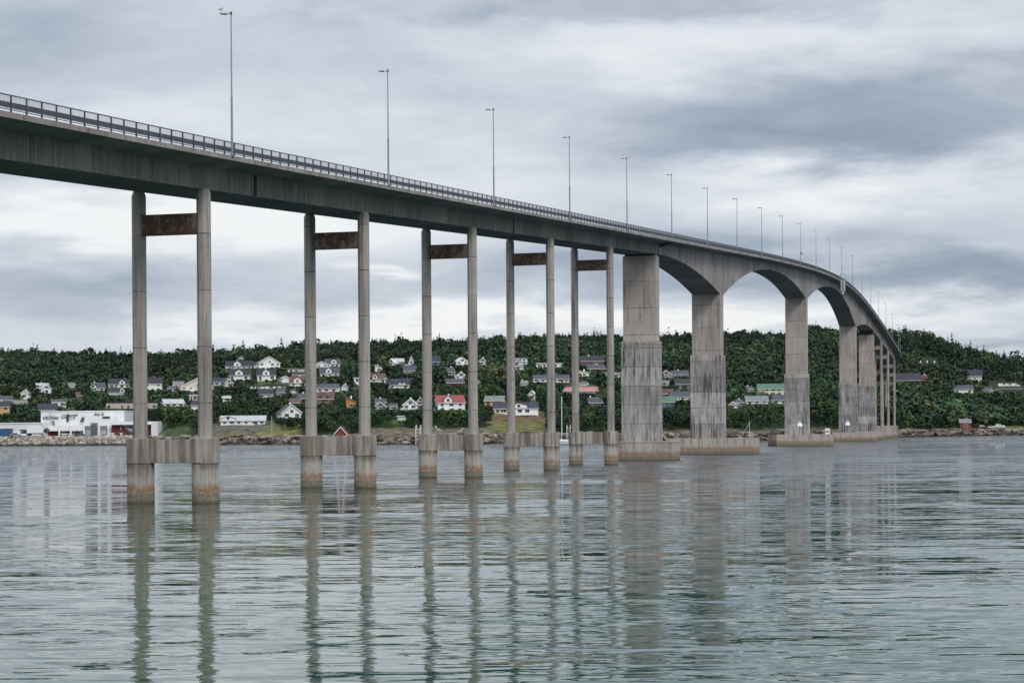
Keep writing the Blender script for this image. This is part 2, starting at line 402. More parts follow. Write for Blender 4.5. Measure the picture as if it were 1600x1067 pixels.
P = wall_pier(M1, 3, 3.0, 2.6); boxse(MB(), M1 - 3.8, M1 + 3.0, -3.5, 5.6, -3, 3.03).build('caisson', C_CAIS, P)
boxse(MB(), M1 - 3.86, M1 + 3.06, -3.56, 5.66, 2.83, 3.0).build('caisson_edge', C_CAIS, P)
P = wall_pier(M2, 3, 4.8, 4.3); boxse(MB(), M2 - 4, M2 + 5, -7.6, 9.1, -3, 3.05).build('caisson', C_CAIS, P)
P = wall_pier(M3, 3, 4.8, 4.3); boxse(MB(), M3 - 6, M3 + 5, -4.7, 8.9, -3, 3.1).build('caisson', C_CAIS, P)
boxse(MB(), M3 + 6, M3 + 20, -8.6, -4.7, -3, 2.9).build('caisson', C_CAIS, P)
P = wall_pier(M4, 3, 4.8, 4.3, 19.4); boxse(MB(), M4 - 6, M4 + 8, -4.9, 9.0, -3, 3.1).build('caisson', C_CAIS, P)
P = wall_pier(M5, 3, 3.2, 2.8, 20.0); boxse(MB(), M5 - 4, M5 + 6, -4.2, 5.4, -3, 3.1).build('caisson', C_CAIS, P)
for s in ES:
    P = frame_pier(s, False, C_COL)
    boxse(MB(), s - 1.6, s + 1.6, -3.9, 3.9, -3, 5.2).build('footing', C_CAIS, P)

# railings: both edges
def railing(e, name='railing'):
    s0, s1 = 60.0, 956.0
    def strip(z0, z1, w_):
        m_ = MB(); sweep(m_, list(np.arange(s0, s1, 4.0)), lambda s: [(e - w_ / 2, ztop(s) + z0), (e - w_ / 2, ztop(s) + z1), (e + w_ / 2, ztop(s) + z1), (e + w_ / 2, ztop(s) + z0)]); return m_
    top = strip(.94, 1.0, .07); top.build(name, RAILM, bridge)
    rl = bpy.data.objects[-1] if False else COL.objects[-1]
    strip(.13, .17, .05).build('bottom_rail', RAILM, rl)
    ein = e - .30 * (1 if e > 0 else -1)
    m_ = MB(); sweep(m_, list(np.arange(s0, s1, 4.0)), lambda s: [(ein - .03, ztop(s) + .32), (ein + .01, ztop(s) + .47), (ein - .03, ztop(s) + .64), (ein + .05, ztop(s) + .64), (ein + .05, ztop(s) + .32)])
    m_.build('guard_rail', GUARD, rl)
    # balusters
    sb = np.arange(s0 + .1, s1, .146); n = len(sb); V = np.zeros((n, 8, 3)); w_ = .007
    for i, s in enumerate(sb):
        z = ztop_fast(s); a = bp(s, e, 0); p_, th = frame(s); d_ = Vector((math.sin(th), math.cos(th), 0)); nn = Vector((math.cos(th), -math.sin(th), 0))
        k = 0
        for zz in (z + .16, z + .95):
            for q1, q2 in ((-1, -1), (1, -1), (1, 1), (-1, 1)):
                v = a + d_ * q1 * w_ + nn * q2 * w_; V[i, k] = (v.x, v.y, zz); k += 1
    fb = np.array([(0, 1, 5, 4), (1, 2, 6, 5), (2, 3, 7, 6), (3, 0, 4, 7)])
    Fq = (fb[None] + (np.arange(n) * 8)[:, None, None]).reshape(-1, 4)
    link('baluster_grid', np_mesh('baluster_grid', V.reshape(-1, 3), Fq, RAILM), rl)
    ps = np.arange(98.6, s1, 1.75); far = MB()
    if e < 0: ps = ps[::1]
    for i, s in enumerate(ps):
        m_ = MB() if (i < 96 and e > 0) else far
        boxse(m_, s - .035, s + .035, e - .05, e + .05, ztop(s) - .02, ztop(s) + .96)
        if m_ is not far: m_.build('rail_post', RAILM, rl)
    o = far.build('distant_post_row', RAILM, rl); o['kind'] = 'stuff'
    return rl
_gs = np.arange(40, 1101, 2.0); _gz = np.array([ztop(s) for s in _gs])
def ztop_fast(s): return float(np.interp(s, _gs, _gz))
railing(EE - .12); railing(-EE + .12)

# ------------------------------------------------------------------ street lamps on the bridge
LAMPG = 'street lamps along the near edge of the bridge deck'
def lamp_words(k):
    return ['nearest and tallest street lamp of the bridge row, a gull standing on its head',
            'second street lamp from the left along the bridge railing',
            'third street lamp from the left along the bridge railing',
            'fourth street lamp from the left, above the narrow frame piers',
            'fifth street lamp from the left, above the last frame pier',
            'sixth street lamp, rising just right of the first wide wall pier',
            'seventh street lamp, above the first half arch of the bridge',
            'eighth street lamp, over the second wide pier of the bridge',
            'ninth street lamp, over the left shoulder of the middle arch',
            'tenth street lamp, over the crown of the middle arch',
            'eleventh street lamp, with a round sign hung low on its pole',
            'twelfth street lamp, just right of the lamp with the round sign',
            'thirteenth street lamp, left of the navigation board on the railing',
            'fourteenth street lamp, standing right at the navigation board on the railing',
            'fifteenth street lamp, first one past the navigation board',
            'sixteenth street lamp, second one past the navigation board',
            'seventeenth street lamp, third past the navigation board on the falling deck',
            'eighteenth street lamp, fourth past the navigation board on the falling deck',
            'nineteenth street lamp, its foot in front of the wooded skyline',
            'twentieth street lamp, low on the falling deck against the dark trees',
            'twenty-first street lamp, near the far end where the deck turns away',
            'twenty-second street lamp, rightmost of all at the bend of the deck',
            'last small street lamp, seen end-on beyond the bend of the deck'][k]
lamp_proto = None
pole_m = MB().lathe([(.095, 0), (.09, .5), (.08, 4.2), (.06, 4.35), (.045, 10.3)], 8)
foot_m = MB().box(-.17, .17, -.17, .17, -.05, .04)
head_m = MB().add([(-.02, -.07, 10.22), (-.02, .07, 10.22), (-.02, .07, 10.34), (-.02, -.07, 10.34), (-.34, -.15, 10.25), (-.34, .15, 10.25), (-.34, .13, 10.42), (-.34, -.13, 10.42),
                   (-.92, -.11, 10.31), (-.92, .11, 10.31), (-.92, .08, 10.40), (-.92, -.08, 10.40)],
                  [(0, 1, 2, 3), (0, 4, 5, 1), (1, 5, 6, 2), (2, 6, 7, 3), (3, 7, 4, 0), (4, 8, 9, 5), (5, 9, 10, 6), (6, 10, 11, 7), (7, 11, 8, 4), (11, 10, 9, 8)])
lens_m = MB().add([(-.36, -.12, 10.235), (-.86, -.09, 10.285), (-.86, .09, 10.285), (-.36, .12, 10.235), (-.4, -.1, 10.19), (-.8, -.07, 10.24), (-.8, .07, 10.24), (-.4, .1, 10.19)],
                  [(4, 5, 6, 7)[::-1], (0, 1, 5, 4), (1, 2, 6, 5), (2, 3, 7, 6), (3, 0, 4, 7)])
joint_m = MB().lathe([(.06, 10.16), (.085, 10.2), (.085, 10.36), (.05, 10.4)], 8)
LM = dict(pole=pole_m, base_plate=foot_m, lamp_head=head_m, lens=lens_m, head_joint=joint_m)
LMAT = dict(pole=GALV, base_plate=GALV, lamp_head=plain('pale_lamp_paint', (.62, .63, .65), .5, .05), lens=plain('dark_lens', (.05, .055, .06), .2), head_joint=DARK)
lme = {k: np_mesh(k, np.array(v.V), v.F, LMAT[k], v.M) for k, v in LM.items()}
LS = []
for k in range(23):
    s = 145.2 + 34.75 * k; p = bp(s, EE - .02, ztop(s)); _, th = frame(s); LS.append(s)
    L = thing('street_lamp', lamp_words(k), 'street lamp', p, -th, LAMPG)
    po = link('pole', lme['pole'], L); link('base_plate', lme['base_plate'], po); link('head_joint', lme['head_joint'], po)
    hd = link('lamp_head', lme['lamp_head'], L); link('lens', lme['lens'], hd)

# round sign on the eleventh lamp, navigation board at mid span
s = LS[10]; c = bp(s, EE + .25, ztop(s) + 2.9)
t = thing('round_sign', 'small round pale sign fixed low on a street lamp above the railing', 'sign', c, -TH)
MB().lathe([(.01, -.03), (.46, -.03), (.46, .03), (.01, .03)], 20).xf(lambda v: Vector((v.x, v.z, v.y))).build('sign_face', plain('pale_sign', (.6, .62, .64), .5), t)
MB().lathe([(.01, -.045), (.2, -.045), (.2, .045), (.01, .045)], 16).xf(lambda v: Vector((v.x, v.z, v.y))).build('sign_mark', DARK, t)
MB().box(-.3, .05, .03, .1, -.05, .05).build('bracket', GALV, t)
s = LS[13] - 4; c = bp(s, EE, ztop(s))
t = thing('navigation_board', 'grey framed navigation board hanging over the deck edge at the main span', 'sign', c, -TH)
MB().box(.05, 1.3, -.12, .12, -3.4, -.2).build('board_face', plain('pale_board', (.52, .52, .52), .6), t)
MB().box(.55, .80, -.16, -.121, -3.3, -.3).build('dark_stripe', DARK, t)
f_ = MB().box(-.05, .05, -.05, .05, -3.5, 1.9); f_.box(1.3, 1.4, -.05, .05, -3.5, 1.9); f_.box(.05, 1.3, -.05, .05, 1.75, 1.9); f_.box(.05, 1.3, -.06, .06, 0, .25); f_.build('steel_frame', GALV, t)
MB().lathe([(.01, -4.25), (.22, -4.15), (.26, -3.9), (.1, -3.6), (.08, -3.4)], 10, (.65, 0)).build('signal_lamp', WHITE, t)

# white bell-shaped navigation lights on the pier caissons
def nav_light(label, s, e, zb, sc=1.0):
    t = thing('navigation_light', label, 'navigation light', bp(s, e, zb), -TH, 'white bell-shaped navigation lights on the pier bases')
    MB().tube([(0, 0, 0), (0, 0, 1.6 * sc)], .07, 6).build('post', DARK, t)
    b_ = MB(); b_.tube([(-1.0 * sc, 0, 2.0 * sc), (0, 0, 3.8 * sc), (1.0 * sc, 0, 2.0 * sc), (-1.0 * sc, 0, 2.0 * sc)], .07, 5); b_.build('bracket', DARK, t)
    MB().lathe([(.30 * sc, 3.05 * sc), (.55 * sc, 3.0 * sc), (.85 * sc, 2.1 * sc), (.83 * sc, 2.0 * sc), (.3 * sc, 2.1 * sc)], 18).build('bell_shade', WHITE, t, True)
    MB().lathe([(.01, 1.5 * sc), (.2 * sc, 1.6 * sc), (.22 * sc, 1.8 * sc), (.1 * sc, 2.0 * sc)], 12).build('globe', WHITE, t, True)
    MB().lathe([(.28 * sc, 3.25 * sc), (.34 * sc, 3.3 * sc), (.34 * sc, 3.5 * sc), (.2 * sc, 3.55 * sc)], 12).build('cap', WHITE, t)
    MB().lathe([(.1 * sc, 3.8 * sc), (.1 * sc, 4.1 * sc), (.22 * sc, 4.15 * sc), (.2 * sc, 4.3 * sc)], 10).build('beacon', GALV, t)
nav_light('white bell-shaped light in front of the third wide pier, the larger of the two', M3 - 5.7, 1.3, 3.1, .98)
nav_light('white bell-shaped light on the pier base left of the far column cluster, the smaller one', M4 - 5.7, .2, 3.1, 1.1)
t = thing('mooring_box', 'small white box on the pier base between the two bell-shaped lights', 'box', bp(M3 + 3, 7.6, 3.1), -TH)
MB().box(-.6, .6, -.5, .5, 0, 1.5).build('box_body', WHITE, t); MB().box(-.65, .65, -.55, .55, 1.5, 1.6).build('lid', plain('pale_lid', (.6, .6, .55)), t); MB().box(-.5, .5, -.51, -.505, .5, .8).build('panel', DARK, t)
p = bp(M2 - 2, 8.2, 3.05)
t = thing('ladder_mast', 'thin pale mast with a slanting strut on the second caisson', 'mast', p, -TH)
MB().tube([(0, 0, 0), (0, 0, 3.3)], .06, 6).build('mast', plain('pale_pole', (.5, .5, .47)), t)
MB().tube([(-1.7, 0, 0), (0, 0, 2.9)], .05, 6).build('strut', plain('pale_pole', (.5, .5, .47)), t)
# ladders on two footings
def ladder(label, s, e, zlo, zhi):
    c = bp(s, e, 0); t = thing('access_ladder', label, 'ladder', (c.x, c.y, zlo), -TH, 'white access ladders on the pier footings')
    h_ = zhi - zlo
    for x in (-.25, .25): MB().tube([(x, 0, 0), (x, 0, h_), (x, .3, h_ + .1), (x, .45, h_ - .4)], .045, 6).build('rail', WHITE, t)
    r_ = MB()
    for k in range(int(h_ / .35)): r_.tube([(-.25, 0, .2 + k * .35), (.25, 0, .2 + k * .35)], .025, 5)
    r_.build('rungs', WHITE, t)
ladder('white ladder with hooped top on the left footing of the third frame pier', PS[3] - .35, -2.58 - .98, 3.6, 5.55)
ladder('white ladder with hooped top on the left footing of the fifth frame pier', PS[5] - .35, -2.58 - .98, 3.6, 5.5)

# birds
def bird(label, p, rz, sc=1.0, tall=False, cols=((.75, .75, .74), (.35, .37, .4))):
    t = thing('sea_bird', label, 'bird', p, rz)
    st = 1.0 if not tall else 1.35
    body = MB()
    # one continuous lathed body bent from tail to beak
    spine = [(-.30, .16, .012), (-.20, .19, .05), (-.06, .22 * st, .085), (.06, .27 * st, .08), (.12, .36 * st, .045), (.14, .44 * st, .04), (.17, .49 * st, .05), (.215, .49 * st, .03), (.25, .475 * st, .012), (.30, .465 * st, .006)]
    body.tube([(x, 0, z) for x, z, r in spine], [r for x, z, r in spine], 8)
    m_w = plain('feather_%s' % ('a' if not tall else 'b'), cols[0], .8); m_g = plain('wing_%s' % ('a' if not tall else 'b'), cols[1], .8)
    body.xf(lambda v: v * sc); b = body.build('body', m_w, t, True)
    for sg in (-1, 1):
        MB().add([(-.38, sg * .03, .16 * st), (.05, sg * .095, .25 * st), (.04, sg * .09, .33 * st), (-.2, sg * .06, .25 * st), (-.1, sg * .11, .23 * st)], [(0, 4, 3), (4, 1, 2), (4, 2, 3)]).xf(lambda v: v * sc).build('wing', m_g, t)
        MB().tube([(0, sg * .035, 0), (.0, sg * .035, .2)], .012, 4).xf(lambda v: v * sc).build('leg', plain('bird_leg', (.4, .25, .05)), t)
bird('white and grey gull standing on the head of the nearest street lamp', bp(LS[0], EE - .75, ztop(LS[0]) + 10.38), R(40), 1.0)
bird('grey heron-like bird standing at the foot of the leftmost frame pier', bp(PS[1] - .45, -2.58 - .72, 4.70), R(200), 1.45, True, ((.13, .13, .14), (.1, .1, .11)))
bird('white gull perched at the left end of the third footing beam', bp(PS[3] - .2, -1.3, 4.69), R(160), 1.7, False, ((.8, .8, .79), (.7, .7, .7)))
bird('small white gull perched at the right end of the third footing beam', bp(PS[3] - .1, 1.2, 4.69), R(20), 1.2, False, ((.8, .8, .79), (.7, .7, .7)))

# ------------------------------------------------------------------ water
m, t, b = new_mat('sea_water')
pos = t.node('ShaderNodeNewGeometry').outputs['Position']
px, py, pz = t.xyz(pos)
# wave slopes (not a bump map, so that far water keeps its full roughness)
pat = t.noise(t.v('MULTIPLY', pos, (.0045, .013, 0)), 1.0, 6, .62, .8)          # gusts and calm lanes
pat2 = t.noise(t.v('MULTIPLY', t.v('ADD', pos, (90, 40, 0)), (.035, .085, 0)), 1.0, 4, .6, .8)
gust = t.m('MULTIPLY', t.ramp(pat, .36, .64, .35, 1.6), t.ramp(pat2, .30, .70, .5, 1.45))
openw = t.m('ADD', t.ramp(py, 45, 150, .72, 1.5), t.ramp(py, 130, 420, 0, 2.8))                                            # open water farther out is rougher
def slopes(off, fx_, fy_, det=1.5):
    q = t.node('ShaderNodeTexNoise', {'Vector': t.v('MULTIPLY', t.v('ADD', pos, off), (fx_, fy_, 0)), 'Scale': 1.0, 'Detail': det, 'Roughness': .5, 'Distortion': .5})
    r_, g_, _ = t.xyz(q.outputs['Color']); return t.m('SUBTRACT', r_, .5), t.m('SUBTRACT', g_, .5)
SX = SY = None
for off, fx_, fy_, ax_, ay_, mod in (((0, 0, 0), .026, .12, .012, .09, False), ((13, 5, 0), .13, .68, .036, .18, False), ((3, 55, 0), .48, 2.4, .085, .22, True), ((31, 5, 0), 1.5, 5.5, .075, .09, True)):
    u_, v_ = slopes(off, fx_, fy_)
    mm = t.m('MULTIPLY', gust, openw) if mod else openw
    u_ = t.m('MULTIPLY', t.m('MULTIPLY', u_, ax_), t.m('MULTIPLY', mm, t.ramp(py, 120, 460, 1.0, 8.0))); v_ = t.m('MULTIPLY', t.m('MULTIPLY', v_, ay_), mm)
    SX = u_ if SX is None else t.m('ADD', SX, u_); SY = v_ if SY is None else t.m('ADD', SY, v_)
SY = t.m('SUBTRACT', SY, t.ramp(py, 110, 380, 0, .085))                          # tilt put into far normals towards the camera, dropping the shore's reflection
nrm = t.v('NORMALIZE', t.comb(SX, SY, 1.0))
t.l.new(nrm, b.inputs['Normal'])
tone = t.noise(t.v('MULTIPLY', pos, (.02, .03, 0)), 1.0, 3)
shal = t.mix(tone, (.005, .042, .024), (.012, .070, .048))
t.set(b, 'Base Color', t.mix(t.ramp(t.m('ADD', py, t.m('MULTIPLY', tone, 90)), 90, 300), shal, (.012, .034, .046)))
t.set(b, 'Roughness', .02); t.set(b, 'IOR', 1.40)
WATER = m
gx = [-1500, -600, -300, -100, 0, 100, 300, 600, 1500]; gy = [-600, -100, 0, 50, 150, 400, 800, 1150]
V = [(x, y, 0) for y in gy for x in gx]; nx = len(gx)
Fs = [(j * nx + i, j * nx + i + 1, (j + 1) * nx + i + 1, (j + 1) * nx + i) for j in range(len(gy) - 1) for i in range(nx - 1)]
tag(link('water', np_mesh('water', V, Fs, WATER)), kind='structure')

# ------------------------------------------------------------------ land
ZR = 1450.0
_sx = [-700, 0, 630]
_shx = [-900, -300, 0, 200, 400, 600, 720, 900, 1050, 1190, 1300, 1400, 1470, 1600, 1900, 2500]
_shz = [760, 735, 712, 708, 690, 652, 650, 680, 700, 705, 790, 850, 895, 955, 1010, 1050]
_rx = [-900, -300, 0, 100, 200, 300, 400, 500, 600, 700, 800, 870, 950, 1050, 1150, 1230, 1270, 1330, 1420, 1460, 1500, 1550, 1600, 1750, 2500]
_ry = [556, 547, 543, 541, 547, 545, 538, 533, 529, 525, 520, 517, 521, 518, 515, 516, 503, 510, 509, 517, 533, 547, 554, 566, 600]
def ux(u): return 800 + u * F
def shore(u): return np.interp(ux(u), _shx, _shz) + 2.5 * np.sin(u * 90) + 1.5 * np.sin(u * 231 + 1)
def terr(X, Z):
    X = np.asarray(X, float); Z = np.asarray(Z, float); u = X / Z; x = ux(u)
    z0 = shore(u); yr = np.interp(x, _rx, _ry) + 16
    hz = Y0 - (x - 800) * ROLL
    zr = H + (hz - yr) / F * ZR
    flat = np.interp(x, [150, 330], [62, 10]); flat = np.where(x > 1380, 6, flat)
    t0 = (Z - z0 - flat) / (ZR - z0 - flat); t_ = np.clip(t0, 0, 1)
    g = np.where(x < 1380, t_ ** .82, np.where(t_ < .5, t_ * .9, .45 + (t_ - .5) * 1.1))
    mix_ = np.clip((x - 1250) / 200, 0, 1); g = (t_ ** .82) * (1 - mix_) + (t_ ** 1.05) * mix_
    rise = np.clip((Z - z0) / 7.0, -1, 1)
    z = np.where(rise < 0, rise * 2.5, 2.9 * (rise * (2 - rise)) + np.clip(Z - z0 - 7, 0, 60) * .012)
    nz = 1.6 * np.sin(X * .031 + 1.3 * np.sin(Z * .017)) * np.cos(Z * .027 + X * .009) + .8 * np.sin(X * .083 + 2) * np.sin(Z * .071)
    z = z + (zr - 3.6) * g + nz * np.clip(t0 * 6, 0, 1)
    back = np.clip((Z - ZR) / 500, 0, 1); z = z * (1 - back * .75)
    return z
def hit(x, y, zmin=0):
    u, v = uv(x, y); z0 = float(shore(u))
    Zs = np.arange(z0 + 1, ZR + 30, 1.0); hr = H - v * Zs; tz = terr(u * Zs, Zs)
    k = np.argmax(tz >= hr)
    Z = Zs[k] if tz[k] >= hr[k] else ZR
    return float(Z)
us = np.linspace(-.50, .47, 420); tt = np.concatenate((np.linspace(-12, 12, 25), np.linspace(13, 90, 40), np.linspace(95, 800, 130), np.linspace(820, 1500, 20)))
UU, TT = np.meshgrid(us, tt); ZZ = shore(UU) + TT; XX = UU * ZZ; HH = terr(XX, ZZ)
V = np.stack((XX, ZZ, HH), -1).reshape(-1, 3); nu = len(us)
ii, jj = np.meshgrid(np.arange(nu - 1), np.arange(len(tt) - 1)); q0 = (jj * nu + ii).ravel()
Fq = np.stack((q0, q0 + 1, q0 + 1 + nu, q0 + nu), -1)
# ground cover colours by area (grass, bare slope, rock at the shore, paved yard)
xpx = ux(UU).ravel(); tz_ = TT.ravel(); hv = HH.ravel()
c = np.tile(np.array([.018, .030, .011]), (len(V), 1)).astype(float)
rn = rng.random(len(V))[:, None]
xpx = xpx + 7 * (rn[:, 0] - .5); tz_ = tz_ + 7 * (rng.random(len(V)) - .5) * (tz_ > 10)
c *= .75 + .5 * rn
def paint(mask, col, var=.25): c[mask] = np.array(col) * (1 - var + 2 * var * rn[mask])
paint(tz_ < 9, (.11, .09, .065), .5)
paint((xpx < 262) & (tz_ >= 9) & (tz_ < 70), (.12, .12, .115), .1)
paint((xpx > 205) & (xpx < 262) & (tz_ > 7) & (tz_ < 16), (.12, .12, .115), .1)
paint((xpx > 256) & (xpx < 300) & (tz_ > 8) & (tz_ < 60), (.042, .070, .024), .25)
paint((xpx > 330) & (xpx < 470) & (tz_ > 7) & (tz_ < 42), (.13, .13, .045), .3)
paint((xpx > 325) & (xpx < 362) & (tz_ > 12) & (tz_ < 42), (.13, .075, .04), .35)
paint((xpx > 765) & (xpx < 858) & (tz_ > 14) & (tz_ < 70), (.12, .115, .04), .3)
paint((xpx > 775) & (xpx < 850) & (tz_ > 42) & (tz_ < 62), (.12, .075, .04), .35)
paint((xpx > 575) & (xpx < 770) & (tz_ > 5) & (tz_ < 26), (.12, .11, .07), .45)
paint((xpx > 1020) & (xpx < 1330) & (tz_ > 5) & (tz_ < 15), (.11, .10, .065), .45)
paint((xpx > 1400) & (tz_ < 12), (.12, .095, .07), .4)
paint((xpx > 1560) & (tz_ > 11) & (tz_ < 26), (.10, .12, .04), .2)
paint(hv < .5, (.075, .055, .035), .3)
m, t, b = new_mat('ground_cover')
at_ = t.node('ShaderNodeAttribute', attribute_name='tint')
pos = t.node('ShaderNodeNewGeometry').outputs['Position']
n = t.noise(pos, .35, 6, .65); f = t.ramp(n, .3, .7, .5, 1.5, False)
t.set(b, 'Base Color', t.mix(1.0, at_.outputs['Color'], t.comb(f, f, f), 'MULTIPLY')); t.set(b, 'Roughness', .95); t.set(b, 'Specular IOR Level', .15)
b2 = t.node('ShaderNodeBump', {'Strength': .6, 'Distance': .6, 'Height': n}); t.l.new(b2.outputs[0], b.inputs['Normal'])
HV, HC = V, c
HILL = tag(link('hillside', np_mesh('hillside', V, Fq, m, colv=c, smooth=True)), kind='structure')

# stones: riprap along the yard, ledges and boulders on the natural shore
def ico(sub=1):
    import bmesh
    bm = bmesh.new(); bmesh.ops.create_icosphere(bm, subdivisions=sub, radius=1.0)
    V = np.array([v.co for v in bm.verts]); Fi = np.array([[v.index for v in f.verts] for f in bm.faces]); bm.free(); return V, Fi
IV, IF = ico(1); IV2, IF2 = ico(2)
def scatter_rocks(name, pts, sizes, mat, kindcol, asp=(1, 1, .7)):
    Vs = []; Fs = []; Cs = []
    for k, (p, s_) in enumerate(zip(pts, sizes)):
        a = rng.random() * 6.28; ca_, sa_ = math.cos(a), math.sin(a)
        v = IV * (1 + .38 * (rng.random((len(IV), 1)) - .5)) * np.array(asp) * s_ * (.7 + .6 * rng.random(3))
        v = np.stack((v[:, 0] * ca_ - v[:, 1] * sa_, v[:, 0] * sa_ + v[:, 1] * ca_, v[:, 2] + v[:, 0] * (rng.random() - .5) * .4), -1) + p
        Vs.append(v); Fs.append(IF + k * len(IV))
        cc = np.array(kindcol[rng.integers(len(kindcol))]) * (.7 + .6 * rng.random()); Cs.append(np.tile(cc, (len(IV), 1)))
    return tag(link(name, np_mesh(name, np.concatenate(Vs), np.concatenate(Fs), mat, colv=np.concatenate(Cs))), kind='stuff')
m, t, b = new_mat('rock')
at_ = t.node('ShaderNodeAttribute', attribute_name='tint'); pos = t.node('ShaderNodeNewGeometry').outputs['Position']; _, _, pz = t.xyz(pos)
n = t.noise(pos, 1.3, 6, .7); f = t.ramp(n, .3, .7, .55, 1.4, False)
col = t.mix(1.0, at_.outputs['Color'], t.comb(f, f, f), 'MULTIPLY')
col = t.mix(t.ramp(t.m('ADD', pz, n), 1.25, .85), col, (.05, .04, .025))
t.set(b, 'Base Color', col); t.set(b, 'Roughness', .9); ROCK = m
RC = [(.30, .27, .23), (.23, .205, .175), (.14, .125, .11), (.36, .32, .265), (.18, .15, .125)]
pts = []; sz = []
for x in np.arange(-260, 208, .62):
    for r_ in range(5):
        xx = x + rng.random(); u = (xx - 800) / F; tt_ = .6 + r_ * 1.55 + rng.random() * .9; Z = float(shore(u)) + tt_
        pts.append((u * Z, Z, float(terr(u * Z, Z)) + .1)); sz.append(.38 + .75 * rng.random() ** 2)
scatter_rocks('riprap_bank', pts, sz, ROCK, RC, (1, .9, .75))
pts = []; sz = []
for x in list(np.arange(208, 1385, .85)) + list(np.arange(1405, 1900, .6)):
    for r_ in range(3):
        xx = x + rng.random(); u = (xx - 800) / F; Z = float(shore(u)) + -1 + r_ * (3.5 if 560 < x < 780 or 1020 < x < 1330 else 2.4) + rng.random() * 2.5
        pts.append((u * Z, Z, float(terr(u * Z, Z)) - .1)); sz.append(.5 + 1.6 * rng.random() ** 3)
scatter_rocks('shore_boulders', pts, sz, ROCK, [(.16, .135, .105), (.115, .098, .078), (.24, .205, .165), (.07, .06, .046)], (1.9, 1.0, .48))

# ------------------------------------------------------------------ houses
HPOS = []
OCC = []                                              # (x0, x1, ytop, ybase, Z): house fronts that stay clear of trees
def wallmat(k):
    C_ = dict(white=(.78, .78, .77), cream=(.62, .58, .48), yellow=(.60, .40, .14), grey=(.36, .37, .38), red=(.25, .045, .04), orange=(.45, .20, .06),
              brown=(.10, .07, .055), blue=(.07, .15, .24), beige=(.50, .42, .35), dark=(.04, .04, .045), pale=(.66, .68, .70), darkred=(.20, .045, .05), navy=(.03, .035, .06))
    return plain('boards_' + k, C_[k], .7, .07, .5)
def roofmat(k):
    C_ = dict(dark=(.022, .022, .032), slate=(.055, .058, .075), grey=(.17, .175, .185), red=(.24, .06, .055), brown=(.11, .05, .042), green=(.075, .15, .105), pink=(.42, .19, .17), light=(.42, .43, .44), blue=(.024, .026, .045), white=(.7, .7, .7))
    return plain('roof_' + k, C_[k], .75, .18, .6)
HG = 'houses on the hillside across the water'
